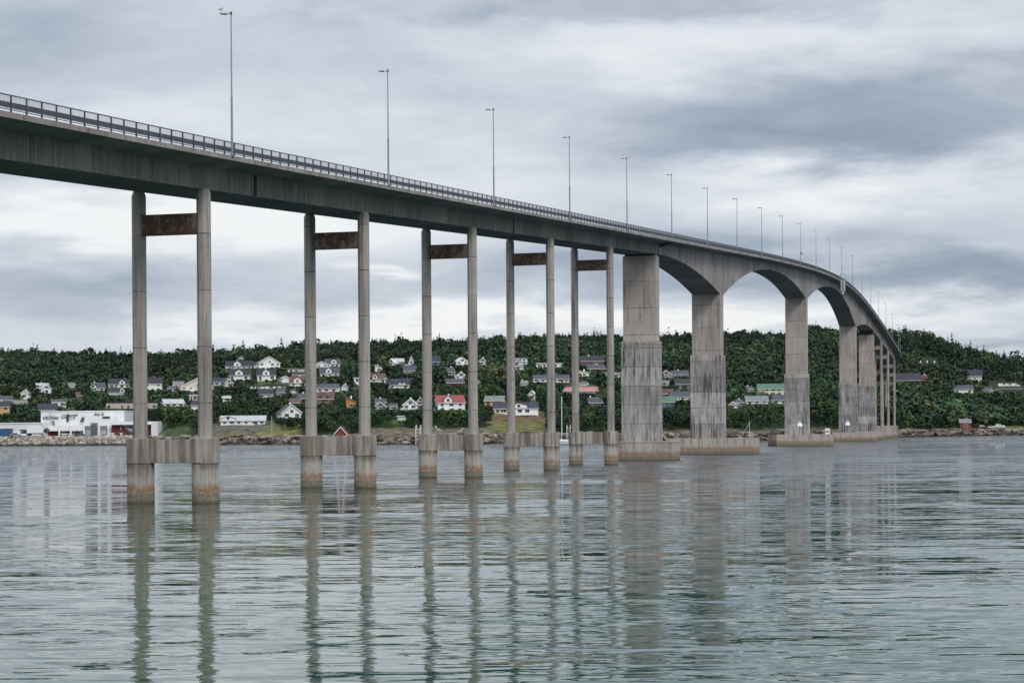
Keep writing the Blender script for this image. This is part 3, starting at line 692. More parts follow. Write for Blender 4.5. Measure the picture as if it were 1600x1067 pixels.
def house(label, x0, x1, yb, yw, yr, kind='side', wall='white', roof='dark', depth=8.5, yaw=None, win=True, chim=True, dorm=None, deck=False, cat='house', name='house', Zf=None, rows=None, found=2.5, wcol='dark', clear=True):
    xc = (x0 + x1) / 2; Z = Zf or hit(xc, yb)
    P = at(xc, yb, Z); sc = Z / F; w_ = (x1 - x0) * sc; hw = (yb - yw) * sc; hr = (yw - yr) * sc
    if yaw is None: yaw = random.uniform(-14, 14)
    if clear: OCC.append((x0 - 1, x1 + 1, yr - 1, yb - .38 * (yb - yw), Z))
    t = thing(name, label, cat, P, -math.atan2(P.x, P.y) + R(yaw), HG); HPOS.append((P.x, P.y, w_))
    WM = [WHITE if wall != 'white' else plain('trim_grey', (.55, .55, .55), .6), GLASS]
    wm, rm = wallmat(wall), roofmat(roof); TR = WHITE if wall != 'white' else plain('trim_grey', (.55, .55, .55), .6)
    hx = w_ / 2; y0, y1 = 0.0, depth; ov = .45
    mb = MB()
    if kind == 'side':
        mb.profx([(y0, -found), (y1, -found), (y1, hw), (depth / 2, hw + hr * .97), (y0, hw)][::-1], -hx, hx)
    elif kind == 'gable':
        mb.profy([(-hx, -found), (hx, -found), (hx, hw), (0, hw + hr * .97), (-hx, hw)], y0, y1)
    elif kind == 'mono':
        mb.profy([(-hx, -found), (hx, -found), (hx, hw), (-hx, hw + hr)], y0, y1)
    else:
        mb.box(-hx, hx, y0, y1, -found, hw)
    mb.build('wall', wm, t)
    th_ = .22; rb = MB()
    if kind == 'side':
        sl = hr / (depth / 2)
        rb.profx([(y0 - ov, hw - ov * sl + .02), (depth / 2, hw + hr + .02), (y1 + ov, hw - ov * sl + .02), (y1 + ov, hw - ov * sl + .02 + th_), (depth / 2, hw + hr + th_ + .05), (y0 - ov, hw - ov * sl + .02 + th_)][::-1], -hx - .4, hx + .4)
    elif kind == 'gable':
        sl = hr / hx
        rb.profy([(-hx - ov, hw - ov * sl + .02), (0, hw + hr + .02), (hx + ov, hw - ov * sl + .02), (hx + ov, hw - ov * sl + .02 + th_), (0, hw + hr + th_ + .05), (-hx - ov, hw - ov * sl + .02 + th_)], y0 - .5, y1 + .3)
    elif kind == 'mono':
        rb.profy([(-hx - ov, hw + hr + .02), (hx + ov, hw + .02), (hx + ov, hw + .25), (-hx - ov, hw + hr + .25)], y0 - .4, y1 + .3)
    else:
        rb.box(-hx - .35, hx + .35, y0 - .35, y1 + .35, hw + .004, hw + max(.35, hr))
    ro = rb.build('roof', rm, t)
    if kind in ('gable', 'side'):       # pale barge boards
        bb = MB()
        if kind == 'gable':
            bb.add([(-hx - ov, y0 - .52, hw - ov * sl - .15), (0, y0 - .52, hw + hr - .15), (0, y0 - .52, hw + hr + th_ + .02), (-hx - ov, y0 - .52, hw - ov * sl + th_ + .02),
                    (hx + ov, y0 - .52, hw - ov * sl - .15), (hx + ov, y0 - .52, hw - ov * sl + th_ + .02)] +
                   [(-hx - ov, y0 - .46, hw - ov * sl - .15), (0, y0 - .46, hw + hr - .15), (0, y0 - .46, hw + hr + th_ + .02), (-hx - ov, y0 - .46, hw - ov * sl + th_ + .02),
                    (hx + ov, y0 - .46, hw - ov * sl - .15), (hx + ov, y0 - .46, hw - ov * sl + th_ + .02)],
                   [(0, 1, 2, 3), (1, 4, 5, 2), (6, 9, 8, 7), (7, 8, 11, 10), (0, 6, 7, 1), (1, 7, 10, 4)])
        else:
            bb.box(-hx - .41, hx + .41, y0 - ov - .05, y0 - ov - .005, hw - ov * sl - .02, hw - ov * sl + .16)
        bb.build('barge_board', TR if wall != 'white' else WHITE, ro)
    if chim and kind != 'flat':
        cx = random.uniform(-.3, .3) * w_ if kind == 'side' else 0
        cy = depth / 2 if kind == 'side' else depth * .35
        MB().box(cx - .3, cx + .3, cy - .3, cy + .3, hw + hr * .8, hw + hr + .75).build('chimney', random.choice([WHITE, roofmat('grey'), roofmat('brown')]), ro)
    if win and hw > 1.2:
        nr = rows or max(1, round(hw / 2.7)); fh = hw / nr; n_ = max(1, int(w_ / 2.7)); WM = [TR, GLASS]
        for r_ in range(nr):
            for k in range(n_):
                if n_ > 2 and random.random() < .14: continue
                cx = -hx + w_ * (k + .5) / n_ + random.uniform(-.15, .15); ww = random.choice((.9, 1.1, 1.5)) if n_ > 1 else min(1.3, w_ * .45)
                zb = r_ * fh + fh * .34; zt = min(r_ * fh + fh * .84, zb + 1.35)
                q = MB(); q.box(cx - ww / 2 - .09, cx + ww / 2 + .09, y0 - .05, y0 - .002, zb - .09, zt + .09, 0)
                q.box(cx - ww / 2, cx + ww / 2, y0 - .062, y0 - .05, zb, zt, 1); q.box(cx - .035, cx + .035, y0 - .075, y0 - .063, zb, zt, 0)
                q.build('window', WM, t)
        if kind == 'gable' and hr > 1.5:
            q = MB(); zb = hw + .15; q.box(-.65, .65, y0 - .05, y0 - .002, zb - .08, zb + 1.08, 0); q.box(-.55, .55, y0 - .062, y0 - .05, zb, zb + 1, 1); q.box(-.035, .035, y0 - .075, y0 - .063, zb, zb + 1, 0)
            q.build('window', WM, t)
        q = MB(); cx = random.choice((-.32, .3)) * w_; q.box(cx - .45, cx + .45, y0 - .09, y0 - .003, .05, min(2.05, hw * .85)); q.build('door', plain('door_wood', (.13, .07, .04), .6), t)
    if dorm:
        dx_, dw, dh = dorm; dx_ *= hx; dw = dw * sc / 2; zb = hw - .3; zt = hw + dh * sc * .55; zp = hw + dh * sc
        g = MB().profy([(dx_ - dw, zb), (dx_ + dw, zb), (dx_ + dw, zt), (dx_, zp), (dx_ - dw, zt)], y0 - .25, depth / 2)
        gb = g.build('dormer', wm, t)
        q = MB(); s2 = (zp - zt) / dw
        q.profy([(dx_ - dw - .3, zt - .3 * s2), (dx_, zp), (dx_ + dw + .3, zt - .3 * s2), (dx_ + dw + .3, zt - .3 * s2 + .2), (dx_, zp + .22), (dx_ - dw - .3, zt - .3 * s2 + .2)], y0 - .5, depth / 2)
        q.build('dormer_roof', rm, gb)
        q = MB(); q.box(dx_ - .6, dx_ + .6, y0 - .3, y0 - .26, zb + .7, zb + 1.8, 0); q.box(dx_ - .5, dx_ + .5, y0 - .32, y0 - .30, zb + .8, zb + 1.7, 1); q.build('dormer_window', WM, gb)
    if deck:
        q = MB(); q.box(-hx - .8, hx * .9, y0 - 2.4, y0 - .1, -.25, -.05); q.box(-hx - .8, hx * .9, y0 - 2.42, y0 - 2.36, -.05, .85)
        for k in range(4): q.box(-hx - .6 + k * w_ * .3, -hx - .45 + k * w_ * .3, y0 - 2.3, y0 - 2.15, -2.6, -.25)
        q.build('terrace', WHITE, t)
    return t, P, Z

Hs = house
Hs('yellow house with dark roof at the far left edge above the long white hall', -8, 15, 651, 635, 627, wall='yellow', yaw=-5)
Hs('low white house with grey roof, partly behind the yellow house', -4, 19, 631, 625, 619, wall='white', roof='slate', yaw=0)
Hs('white gabled house with pale grey roof under the wood, left of the factory', 65, 80, 617, 607, 602, 'gable', 'white', 'light')
Hs('long low grey-roofed house just behind the small white gabled one at far left', 57, 76, 606.5, 602.5, 599, wall='white', roof='light', depth=6, win=False)
Hs('small white cottage half hidden in trees near the left edge', 33, 44, 624, 614, 610, 'gable', 'white', 'grey')
Hs('tiny white shed under the half-hidden cottage near the left edge', 22, 42, 631, 628, 626, wall='white', roof='grey', chim=False, win=False, depth=5)
Hs('pale grey flat-roofed house standing above the dark-roofed hall behind the factory', 81, 103, 637, 627, 623.5, 'flat', 'pale', 'grey')
Hs('dark violet-roofed building peeping over the factory wall', 58, 88, 643, 640, 631, wall='dark', roof='blue', win=False, chim=False)
Hs('white slate-roofed house with a low gable at its left end, left of the first pier', 143, 164, 611, 606, 598, wall='white', roof='slate', dorm=(-.7, 9, 6))
Hs('large dark-roofed house with white gable beside the leftmost bridge column', 170, 202, 607, 600, 592, wall='white', roof='dark', dorm=(.3, 9, 7))
Hs('small dark-roofed annex below the large dark-roofed house left of the first column', 170, 193, 617, 613, 606, wall='white', roof='dark', dorm=(.8, 7, 8), win=False)
Hs('long beige flat apartment block behind the factory roof', 166, 246, 642, 629, 627, 'flat', 'beige', 'dark', depth=12, found=4)
Hs('tall white house with dark roof between the columns of the first pier', 226, 252, 613, 599, 590, wall='white', roof='dark')
Hs('white house with wide sloping gable and balcony by the right column of the first pier', 283, 335, 611, 604, 591, 'gable', 'cream', 'slate', deck=True, yaw=6)
Hs('grey-roofed low house left of the wide gabled one', 271, 288, 607, 602.5, 596, wall='cream', roof='grey', win=False)
Hs('small white house with pale grey roof down the slope between the first two columns', 257, 288, 636, 630, 624, wall='white', roof='light', yaw=10)
Hs('white flat-roofed box house touching the right column of the first pier', 296, 313, 627, 618, 616.5, 'flat', 'white', 'white')
Hs('dark-roofed shed under the flat box house by the first pier', 299, 312, 641, 633, 626, wall='white', roof='dark', win=False)
Hs('white dark-roofed house with a square upper storey, topmost left of the wide hillside cluster', 352, 394, 577, 572, 564, wall='white', roof='dark', dorm=(-.1, 11, 8))
Hs('white house with dark roof and central gable, just below the topmost one of the cluster', 357, 390, 595, 586, 577, wall='white', roof='dark', dorm=(0, 12, 9))
Hs('dark-roofed house right of the first pier with three small windows', 334, 354, 603, 597, 591, wall='white', roof='blue')
Hs('narrow white gabled house right of the dark-roofed one by the first pier', 352, 364, 606, 598, 593, 'gable', 'cream', 'slate')
Hs('small white summer house with two dark openings in the trees above the shore bungalow', 348, 360, 628, 622, 619, wall='white', roof='light')
Hs('long white shore bungalow with grey roof and a front gable at its left end', 345, 414, 664, 657, 650, wall='white', roof='light', yaw=-3, dorm=(-.66, 22, 6.5), depth=9, found=4)
Hs('big white house with a wide light-edged gable at the top of the cluster', 405, 438, 578, 567, 557.5, 'gable', 'white', 'grey', deck=True)
Hs('smaller white wing with dark roof in front of the big wide-gabled house', 398, 412, 576, 571, 566, wall='white', roof='dark', win=False)
Hs('white house with dark roof and sharp middle gable below the wide-gabled house', 402, 430, 595, 586, 577, wall='white', roof='dark', dorm=(0, 11, 9))
Hs('long low white terrace building in the middle of the left slope', 392, 446, 608, 603, 601.5, 'flat', 'white', 'dark', depth=6)
Hs('dark-roofed house with white gable end amid trees under the long terrace', 404, 426, 621, 616, 608, wall='white', roof='dark')
Hs('small white garage right of the middle-gabled house', 441, 452, 598, 591, 588, 'gable', 'white', 'grey', win=False)
Hs('pale flat house left of the second pier near the top', 450, 476, 583, 577, 575.5, 'flat', 'cream', 'grey')
Hs('dark-roofed house above the red-roofed one left of the second pier', 457, 478, 590, 586, 581, wall='white', roof='blue')
Hs('white house with rust-red roof and gable left of the second pier', 452, 478, 604, 598, 588, wall='white', roof='brown', dorm=(0, 12, 9))
Hs('low brown-roofed house above the white gabled shore house', 452, 470, 632, 629, 623, wall='brown', roof='brown', win=False)
Hs('grey-roofed house touching the left column of the second pier', 464, 484, 625, 622, 615, wall='white', roof='slate', win=False)
Hs('bright white gabled house low on the slope left of the second pier', 440, 472, 654, 645, 632.5, 'gable', 'white', 'slate', depth=10, yaw=12)
Hs('white two-storey house right of the second pier column, uppermost', 493, 512, 577, 569, 565, 'gable', 'white', 'slate')
Hs('white long house with slate roof and dormer, behind the uppermost pair by the second pier', 508, 531, 574, 568, 561, wall='white', roof='slate', dorm=(.2, 9, 7))
Hs('white house with slate roof and rounded middle gable between the second pier columns', 500, 530, 588, 583, 574, wall='white', roof='slate', dorm=(-.1, 9, 9))
Hs('long white house with dark flat-looking roof between the second pier columns', 493, 528, 613, 606.5, 600, wall='white', roof='slate')
Hs('brown-roofed timber house below the long white one by the second pier', 491, 521, 633, 623, 613, wall='brown', roof='brown', dorm=(0, 12, 8))
Hs('orange house with pale roof edge left of the right column of the second pier', 541, 556, 640, 628, 621, 'mono', 'orange', 'pink', win=True)
Hs('narrow tall white house touching the right column of the second pier', 553, 562, 607, 591, 590, 'flat', 'white', 'white', depth=5)
Hs('small white house with slanting roof just left of the small white gabled hut', 586, 598, 582, 575, 571, 'mono', 'white', 'white')
Hs('small white gabled hut with dark opening high between the second and third piers', 606, 616, 572, 566.5, 561, 'gable', 'white', 'white')
Hs('pale blue-grey roofed house right of the small gabled hut', 619, 632, 569, 565, 560, wall='pale', roof='light')
Hs('pale steep A-frame house at the top between the second and third piers', 638, 647, 574, 568, 556.5, 'gable', 'pale', 'light')
Hs('slate-roofed house below the pale steep A-frame', 631, 651, 584, 579, 571, wall='grey', roof='slate')
Hs('rust-red roofed house with white gable between the second and third piers', 578, 604, 598, 592, 583.5, wall='white', roof='brown', dorm=(-.4, 7, 8))
Hs('long dark-roofed white house left of the third pier', 607, 640, 608, 601, 592, wall='white', roof='blue', dorm=(.3, 11, 5))
Hs('white square tower house at the end of the rust-red roof', 601, 607, 599, 592, 591, 'flat', 'white', 'white', depth=4)
Hs('slate-roofed grey house right of the second pier', 587, 603, 633, 629, 623, wall='grey', roof='slate', win=False)
Hs('grey-blue gabled house just below the slate-roofed grey one', 586, 603, 640, 635, 628, 'gable', 'grey', 'slate')
Hs('white gabled house with veranda left of the third pier', 630, 652, 641, 632, 623.5, 'gable', 'white', 'light', deck=True)
Hs('small white gabled house squeezed against the left column of the third pier', 652, 662, 633, 627, 621, 'gable', 'white', 'light')
Hs('small pale shed low on the slope between the second and third piers', 622, 634, 657, 651, 650, 'flat', 'pale', 'white', win=False)
Hs('dark-roofed white house between the third pier columns, uppermost', 672, 688, 573, 565, 556, wall='navy', roof='blue')
Hs('white open gabled house high beside the right column of the third pier', 713, 732, 571, 565, 559, 'gable', 'white', 'white', deck=True)
Hs('white house with grey roof between the third pier columns', 697, 711, 587, 581, 574, wall='white', roof='slate')
Hs('small white gabled house under the open gabled one', 711, 730, 592, 588, 582, 'gable', 'white', 'white')
Hs('dark red house with slate roof above the big red-roofed villa', 695, 725, 602, 598, 592, wall='darkred', roof='slate')
Hs('large white villa with red roof and tall front gable between the third pier columns', 684, 727, 645, 629, 618, wall='white', roof='red', dorm=(-.25, 12, 11), rows=2, depth=10, yaw=10, deck=True)
Hs('grey house with pale gable right of the third pier', 748, 760, 571, 565, 559.5, 'gable', 'pale', 'slate')
Hs('yellow house with grey roof right of the third pier', 757, 786, 635, 626, 619, wall='yellow', roof='grey', yaw=-8)
Hs('long white house with navy roof on the grassy bank by the fourth pier', 772, 841, 648, 638, 629, wall='white', roof='blue', dorm=(.12, 26, 8.5), depth=10, yaw=2, rows=1, deck=True)
Hs('white double-gabled house between the fourth pier columns, uppermost', 803, 824, 570, 565, 559.5, wall='white', roof='grey', dorm=(.5, 10, 6))
Hs('low white house just below the double-gabled one', 802, 817, 579, 573, 571, 'flat', 'white', 'white')
Hs('white flat-topped house with balcony by the right column of the fourth pier', 838, 880, 576, 568, 567, 'flat', 'white', 'white', depth=6)
Hs('long white house with slate roof behind the right column of the fourth pier', 834, 890, 598, 592, 586, wall='white', roof='slate', yaw=4)
Hs('small white tall house in trees between the fourth pier columns', 826, 836, 627, 616, 611, 'gable', 'white', 'white', depth=5)
Hs('pale pink roofed house behind the sailboat mast', 880, 931, 614, 611, 605.5, wall='white', roof='pink', win=False)
Hs('dark slate roofed house in trees between the fifth pier columns', 920, 942, 634, 629, 621, wall='brown', roof='slate')
Hs('small white slanting house left of the fifth pier', 905, 920, 588, 583, 579, 'mono', 'white', 'white')
Hs('small white house split by the right column of the fifth pier', 945, 968, 590, 585, 582, wall='white', roof='grey')
Hs('row of dark-roofed timber houses high between the fifth pier columns', 906, 944, 572, 564, 556, wall='brown', roof='dark', clear=True)
Hs('second dark timber house below the high dark-roofed row by the fifth pier', 918, 946, 581, 576, 570, wall='dark', roof='slate')
Hs('white-edged gabled house just right of the first wide pier', 1033, 1049, 590, 585, 579, 'gable', 'grey', 'grey')
Hs('long slate-roofed house right of the white-edged gabled one', 1047, 1075, 588, 585, 579, wall='grey', roof='slate')
Hs('dark-roofed black house between the first two wide piers', 1056, 1082, 612, 600, 592, wall='dark', roof='dark', rows=1)
Hs('lower slate-roofed house left of the second wide pier', 1050, 1084, 625, 620, 612, wall='white', roof='slate')
Hs('white cottage with brick-red roof beside the first wide pier', 1032, 1050, 621, 615, 608, wall='white', roof='brown')
Hs('blue house with green roof beside the first wide pier', 1030, 1056, 638, 628, 620, wall='blue', roof='green', rows=1, yaw=3)
Hs('long cream building with green roof left of the third wide pier', 1184, 1232, 618, 607, 600, wall='cream', roof='green', rows=2, yaw=0)
Hs('grey-roofed white house below the green-roofed building', 1166, 1200, 631, 626, 619, wall='white', roof='grey')
Hs('small white house low between the second and third wide piers', 1140, 1150, 640, 632, 628, 'gable', 'white', 'grey')
Hs('white house with slate roof touching the third wide pier', 1206, 1230, 632, 625, 617, wall='white', roof='slate')
Hs('big black-roofed barn right of the far bridge end', 1398, 1440, 598, 594, 583, wall='navy', roof='dark', win=False, chim=False, depth=14)
Hs('red gabled annex at the right end of the black-roofed barn', 1440, 1448, 596, 590, 584, 'gable', 'red', 'red', chim=False)
Hs('white house with slate roof highest on the right-hand slope', 1512, 1534, 596, 587, 578, wall='cream', roof='blue')
Hs('low white house with grey roof in the middle of the right-hand slope', 1491, 1520, 615, 608, 602, wall='white', roof='slate', yaw=2)
Hs('small grey building at the left end of the retaining wall', 1533, 1547, 613, 609, 605, wall='grey', roof='slate', win=False)
Hs('red boathouse with white gable edge on the shore between the second pier columns', 521, 544, 682, 680, 667, 'gable', 'red', 'brown', chim=False, win=False, depth=10, yaw=-12, found=1, cat='boathouse', name='boathouse', Zf=float(shore((532 - 800) / F)) + 9)
t, P, Z = Hs('small red pavilion with grey hipped roof on the right-hand beach', 1500, 1517, 671, 659.5, 655, wall='red', roof='grey', chim=False, depth=4.6, found=1, cat='pavilion', name='pavilion', Zf=float(shore((1508 - 800) / F)) + 9)

Hs('pale cabin in the trees left of the slate-roofed house with a low end gable', 108, 117, 606, 602, 598, wall='pale', roof='grey', win=False, chim=False)
Hs('small brown cabin between the half-hidden cottage and the flat pale house', 118, 128, 622, 618, 613, wall='brown', roof='brown')
Hs('small dark-roofed house by the trees right of the leftmost bridge column', 262, 272, 612, 607, 603, wall='white', roof='slate')
Hs('little white cabin at the upper wood edge above the topmost dark-roofed house', 372, 381, 562, 559, 556, wall='white', roof='slate', win=False)
Hs('small grey house in the trees under the long white terrace building', 432, 444, 618, 613, 608, wall='grey', roof='slate')
Hs('small white garage under the rust-red roofed gabled house', 456, 464, 614, 610, 608, 'flat', 'white', 'grey', chim=False)
Hs('little white cottage above the orange house', 533, 543, 610, 606, 601, 'gable', 'white', 'slate')
Hs('small white shed beside the trees right of the orange house', 571, 578, 612, 608, 605, wall='white', roof='slate', win=False)
Hs('small white house half sunk in trees above the shore cliff left of the veranda house', 609, 620, 640, 635, 631, wall='white', roof='slate')
Hs('little white cottage between the right column of the third pier and the yellow house', 742, 752, 604, 599, 595, 'gable', 'white', 'slate')
Hs('small grey-roofed cabin in the middle gap of the fourth pier', 812, 824, 603, 599, 595, wall='cream', roof='grey')
Hs('small white house beside the pale pink roofed house', 905, 915, 603, 599, 596, wall='white', roof='slate')
Hs('little cream house under the white-edged gabled house by the first wide pier', 1034, 1044, 603, 599, 595, wall='cream', roof='grey')
Hs('small white house right of the small low house between the wide piers', 1152, 1162, 634, 629, 625, wall='white', roof='slate')
Hs('narrow grey house peeping from the trees left of the green-roofed building', 1168, 1177, 612, 608, 604, wall='grey', roof='slate')

# retaining wall, factory, vehicles
def Zt(x, dz): return float(shore((x - 800) / F)) + dz
p0 = at(1546, 612, hit(1546, 612)); p1 = at(1640, 607, hit(1640, 609))
mb = MB(); d_ = (p1 - p0); d_.z = 0; n_ = Vector((-d_.y, d_.x, 0)).normalized() * .6
for a_, b_ in ((p0, p1),):
    mb.add([a_ - n_ + Vector((0, 0, -3)), b_ - n_ + Vector((0, 0, -3)), b_ + n_ + Vector((0, 0, -3)), a_ + n_ + Vector((0, 0, -3)),
            a_ - n_ + Vector((0, 0, 1.8)), b_ - n_ + Vector((0, 0, 1.8)), b_ + n_ + Vector((0, 0, 1.8)), a_ + n_ + Vector((0, 0, 1.8))],
           [(3, 2, 1, 0), (4, 5, 6, 7), (0, 1, 5, 4), (1, 2, 6, 5), (2, 3, 7, 6), (3, 0, 4, 7)])
tag(mb.build('retaining_wall', plain('wall_stone', (.16, .16, .165), .9)), 'long grey retaining wall below the white vans on the right-hand slope', 'wall')
OCC.append((1546, 1600, 598, 611, 2000))

FZ = 740.0; k_ = FZ / F
fc = at(0, 681, FZ); gz = fc.z
fact = thing('factory_building', 'large white factory with red panels and wall lettering behind the stone bank', 'factory', (at(120, 681, FZ).x, FZ, gz), 0)
FX = fact.location.x
def fx(x): return at(x, 670, FZ).x - FX
def fz(y): return at(120, y, FZ).z - gz
FW = plain('factory_white', (.66, .665, .66), .6, .05, .4); FW2 = plain('factory_bright', (.80, .80, .79), .6, .04, .4); FR = plain('factory_red', (.16, .030, .032), .7, .15); FG = plain('factory_grey', (.36, .37, .39), .6)
MB().box(fx(64), fx(194), 14, 44, -1, fz(643)).build('tall_hall', FW, fact)
MB().box(fx(63.5), fx(194.5), 13.7, 44.3, fz(643) + .004, fz(641.8)).build('parapet', FW2, fact)
MB().box(fx(-70), fx(63.7), 10, 40, -1, fz(661)).build('low_wing', FW, fact)
MB().box(fx(-71), fx(63.8), 9.7, 40.3, fz(661) + .004, fz(659.6)).build('parapet', FW2, fact)
MB().box(fx(132), fx(174), 5, 13.9, -1, fz(650)).build('front_block', FW2, fact)
MB().box(fx(75), fx(131.8), 4, 13.9, fz(673) , fz(665)).build('front_block', FW2, fact)
MB().box(fx(75), fx(131.8), 6, 13.8, -1, fz(673) - .01).build('red_panel', FR, fact)
MB().box(fx(174.2), fx(246), 1, 13.9, fz(664), fz(659.2)).build('front_block', FW2, fact)
MB().box(fx(174.2), fx(236), 3, 13.8, -1, fz(664) - .01).build('red_panel', FR, fact)
MB().box(fx(236.2), fx(246), .8, 13.8, -1, fz(659.3)).build('end_block', FW, fact)
for x in (92.3, 110.3, 131, 169.5): MB().box(fx(x) - .3, fx(x) + .3, 3.4, 4.0, -1, fz(665)).build('column', FW2, fact)
MB().box(fx(112), fx(128), 5.2, 5.9, -.5, fz(671)).build('entrance', FG, fact)
MB().box(fx(118), fx(124), 4.9, 5.19, 0, fz(673)).build('door', DARK, fact)
MB().box(fx(142), fx(152), 4.4, 4.98, 0, fz(664)).build('gate', plain('gate_grey', (.10, .105, .12), .6), fact)
MB().box(fx(141.5), fx(152.5), 4.2, 4.9, fz(661.6), fz(660.9)).build('canopy', DARK, fact)
for x0 in (131, 156.5):
    MB().box(fx(x0), fx(x0 + 10.5), 4.7, 4.98, 0, fz(665.2)).build('bay_wall', FG, fact)
    for r_ in (667.2, 670.2):
        for q in range(3): MB().box(fx(x0 + 1 + q * 3.3), fx(x0 + 3.2 + q * 3.3), 4.6, 4.69, fz(r_ + .9), fz(r_ - .6)).build('window', GLASS, fact)
MB().box(fx(160), fx(171.5), 4.7, 4.98, fz(653.6), fz(650.9)).build('window', GLASS, fact)
MB().box(fx(198), fx(206.5), 2.6, 2.98, 0, fz(665)).build('bay_wall', FG, fact)
for q in range(4): MB().box(fx(199 + q * 1.9), fx(200.2 + q * 1.9), 2.4, 2.59, fz(669.5), fz(666.5)).build('window', GLASS, fact)
for x in (174, 181): MB().box(fx(x), fx(x + 2.6), 2.8, 2.99, fz(672), fz(667)).build('window', plain('dark_red_pane', (.08, .01, .02), .4), fact)
MB().box(fx(188), fx(190), 2.8, 2.99, fz(672), fz(667)).build('sign_panel', plain('pinkish', (.6, .4, .38), .6), fact)
MB().box(fx(104), fx(107), 13.4, 13.98, fz(658.8), fz(647)).build('door', DARK, fact)
for x in (148, 152.5, 158.5): MB().box(fx(x), fx(x + 3), 13.2, 13.9, fz(648.6), fz(646.8) ).build('window', GLASS, fact)
for x in (148.6, 159.5): MB().box(fx(x), fx(x + 1.2), 13.0, 13.6, fz(646.7), fz(643.6)).build('roof_vent', FG, fact)
for x, y in ((127.5, 653.5), (125.5, 657.5)): MB().box(fx(x), fx(x + 4.5), 13.0, 13.9, fz(y + 1.4), fz(y - 1.6)).build('machine_box', plain('machine_dark', (.05, .055, .06), .6), fact)
MB().box(fx(83.6), fx(84.2), 13.2, 13.9, fz(665), fz(658)).build('pipe', DARK, fact)
MB().box(fx(80), fx(85), 13.1, 13.5, fz(658.6), fz(657.4)).build('lamp_bracket', DARK, fact)
for x0, x1, y, mt in ((-4, 19.5, 668.6, plain('blue_door', (.02, .06, .14), .5)), (31, 41, 670.5, plain('violet_door', (.03, .02, .10), .5)), (43, 48, 676, DARK)):
    MB().box(fx(x0), fx(x1), 9.5, 9.98, 0, fz(y)).build('loading_door', mt, fact)
MB().box(fx(49), fx(60), 9.2, 9.98, 0, fz(667)).build('office_box', FW2, fact)
for x in (50, 54, 58.2): MB().box(fx(x), fx(x + 1.8), 9.0, 9.19, fz(670), fz(668.3)).build('window', GLASS, fact)
def text(items, mat, parent, Y):
    """items: (characters, x, y, height px, turn, shear, stretch, weight) -> one mesh of solid letters"""
    m_ = MB()
    for word, x, y, hpx, arc, shear, spx, bold in items:
        cu = bpy.data.curves.new('lettering', 'FONT'); cu.body = word; cu.size = hpx * k_ * 1.35; cu.extrude = .05; cu.shear = shear; cu.align_x = 'CENTER'; cu.offset = bold
        o = bpy.data.objects.new('lettering', cu); COL.objects.link(o); me = bpy.data.meshes.new_from_object(o); bpy.data.objects.remove(o); bpy.data.curves.remove(cu)
        ca_, sa_ = math.cos(arc), math.sin(arc)
        V = [(fx(x) + v.co.x * spx * ca_ + v.co.y * sa_, Y - v.co.z, fz(y) + v.co.y * ca_ - v.co.x * spx * sa_) for v in me.vertices]
        m_.add(V, [tuple(p.vertices) for p in me.polygons]); bpy.data.meshes.remove(me)
    return m_.build('lettering', mat, parent)
LT = plain('lettering_blue_grey', (.10, .12, .16), .6); LT2 = plain('lettering_brown_grey', (.16, .13, .13), .6)
word = "KORTANGAR"
text([(ch, 79.3 + (i_ - 4) / 4 * 10.6, 653.6 + 1.3 * ((i_ - 4) / 4) ** 2, 4.4, (i_ - 4) / 4 * .22, 0, .8, .03) for i_, ch in enumerate(word)], LT, fact, 13.9)
MB().box(fx(71), fx(88), 13.86, 13.96, fz(654.9), fz(654.4)).build('lettering_line', LT, fact)
MB().tube([(fx(79.3), 13.9, fz(648.5)), (fx(79.3), 13.9, fz(645))], .08, 5).build('lettering_mark', LT, fact)
text([("Gu", 100, 653.6, 6.2, -.10, .35, 1.0, .04), ("lange", 113.6, 651.2, 5.6, -.12, .35, .95, .04)], LT2, fact, 13.9)
MB().box(fx(107.6), fx(118), 13.86, 13.96, fz(654.6), fz(654.1)).build('lettering_line', LT2, fact)
for ch_ in fact.children:                              # parts set farther back keep their bearing from the water
    co = np.array([v.co[:] for v in ch_.data.vertices]); q_ = (FZ + co[:, 1].min()) / FZ
    co[:, 0] = (co[:, 0] + FX) * q_ - FX; up_ = co[:, 2] > .01
    co[up_, 2] = (co[up_, 2] + gz - H) * q_ + H - gz
    ch_.data.vertices.foreach_set('co', co.astype(np.float32).ravel()); ch_.data.update()
OCC.append((-40, 246, 641, 676, 725))

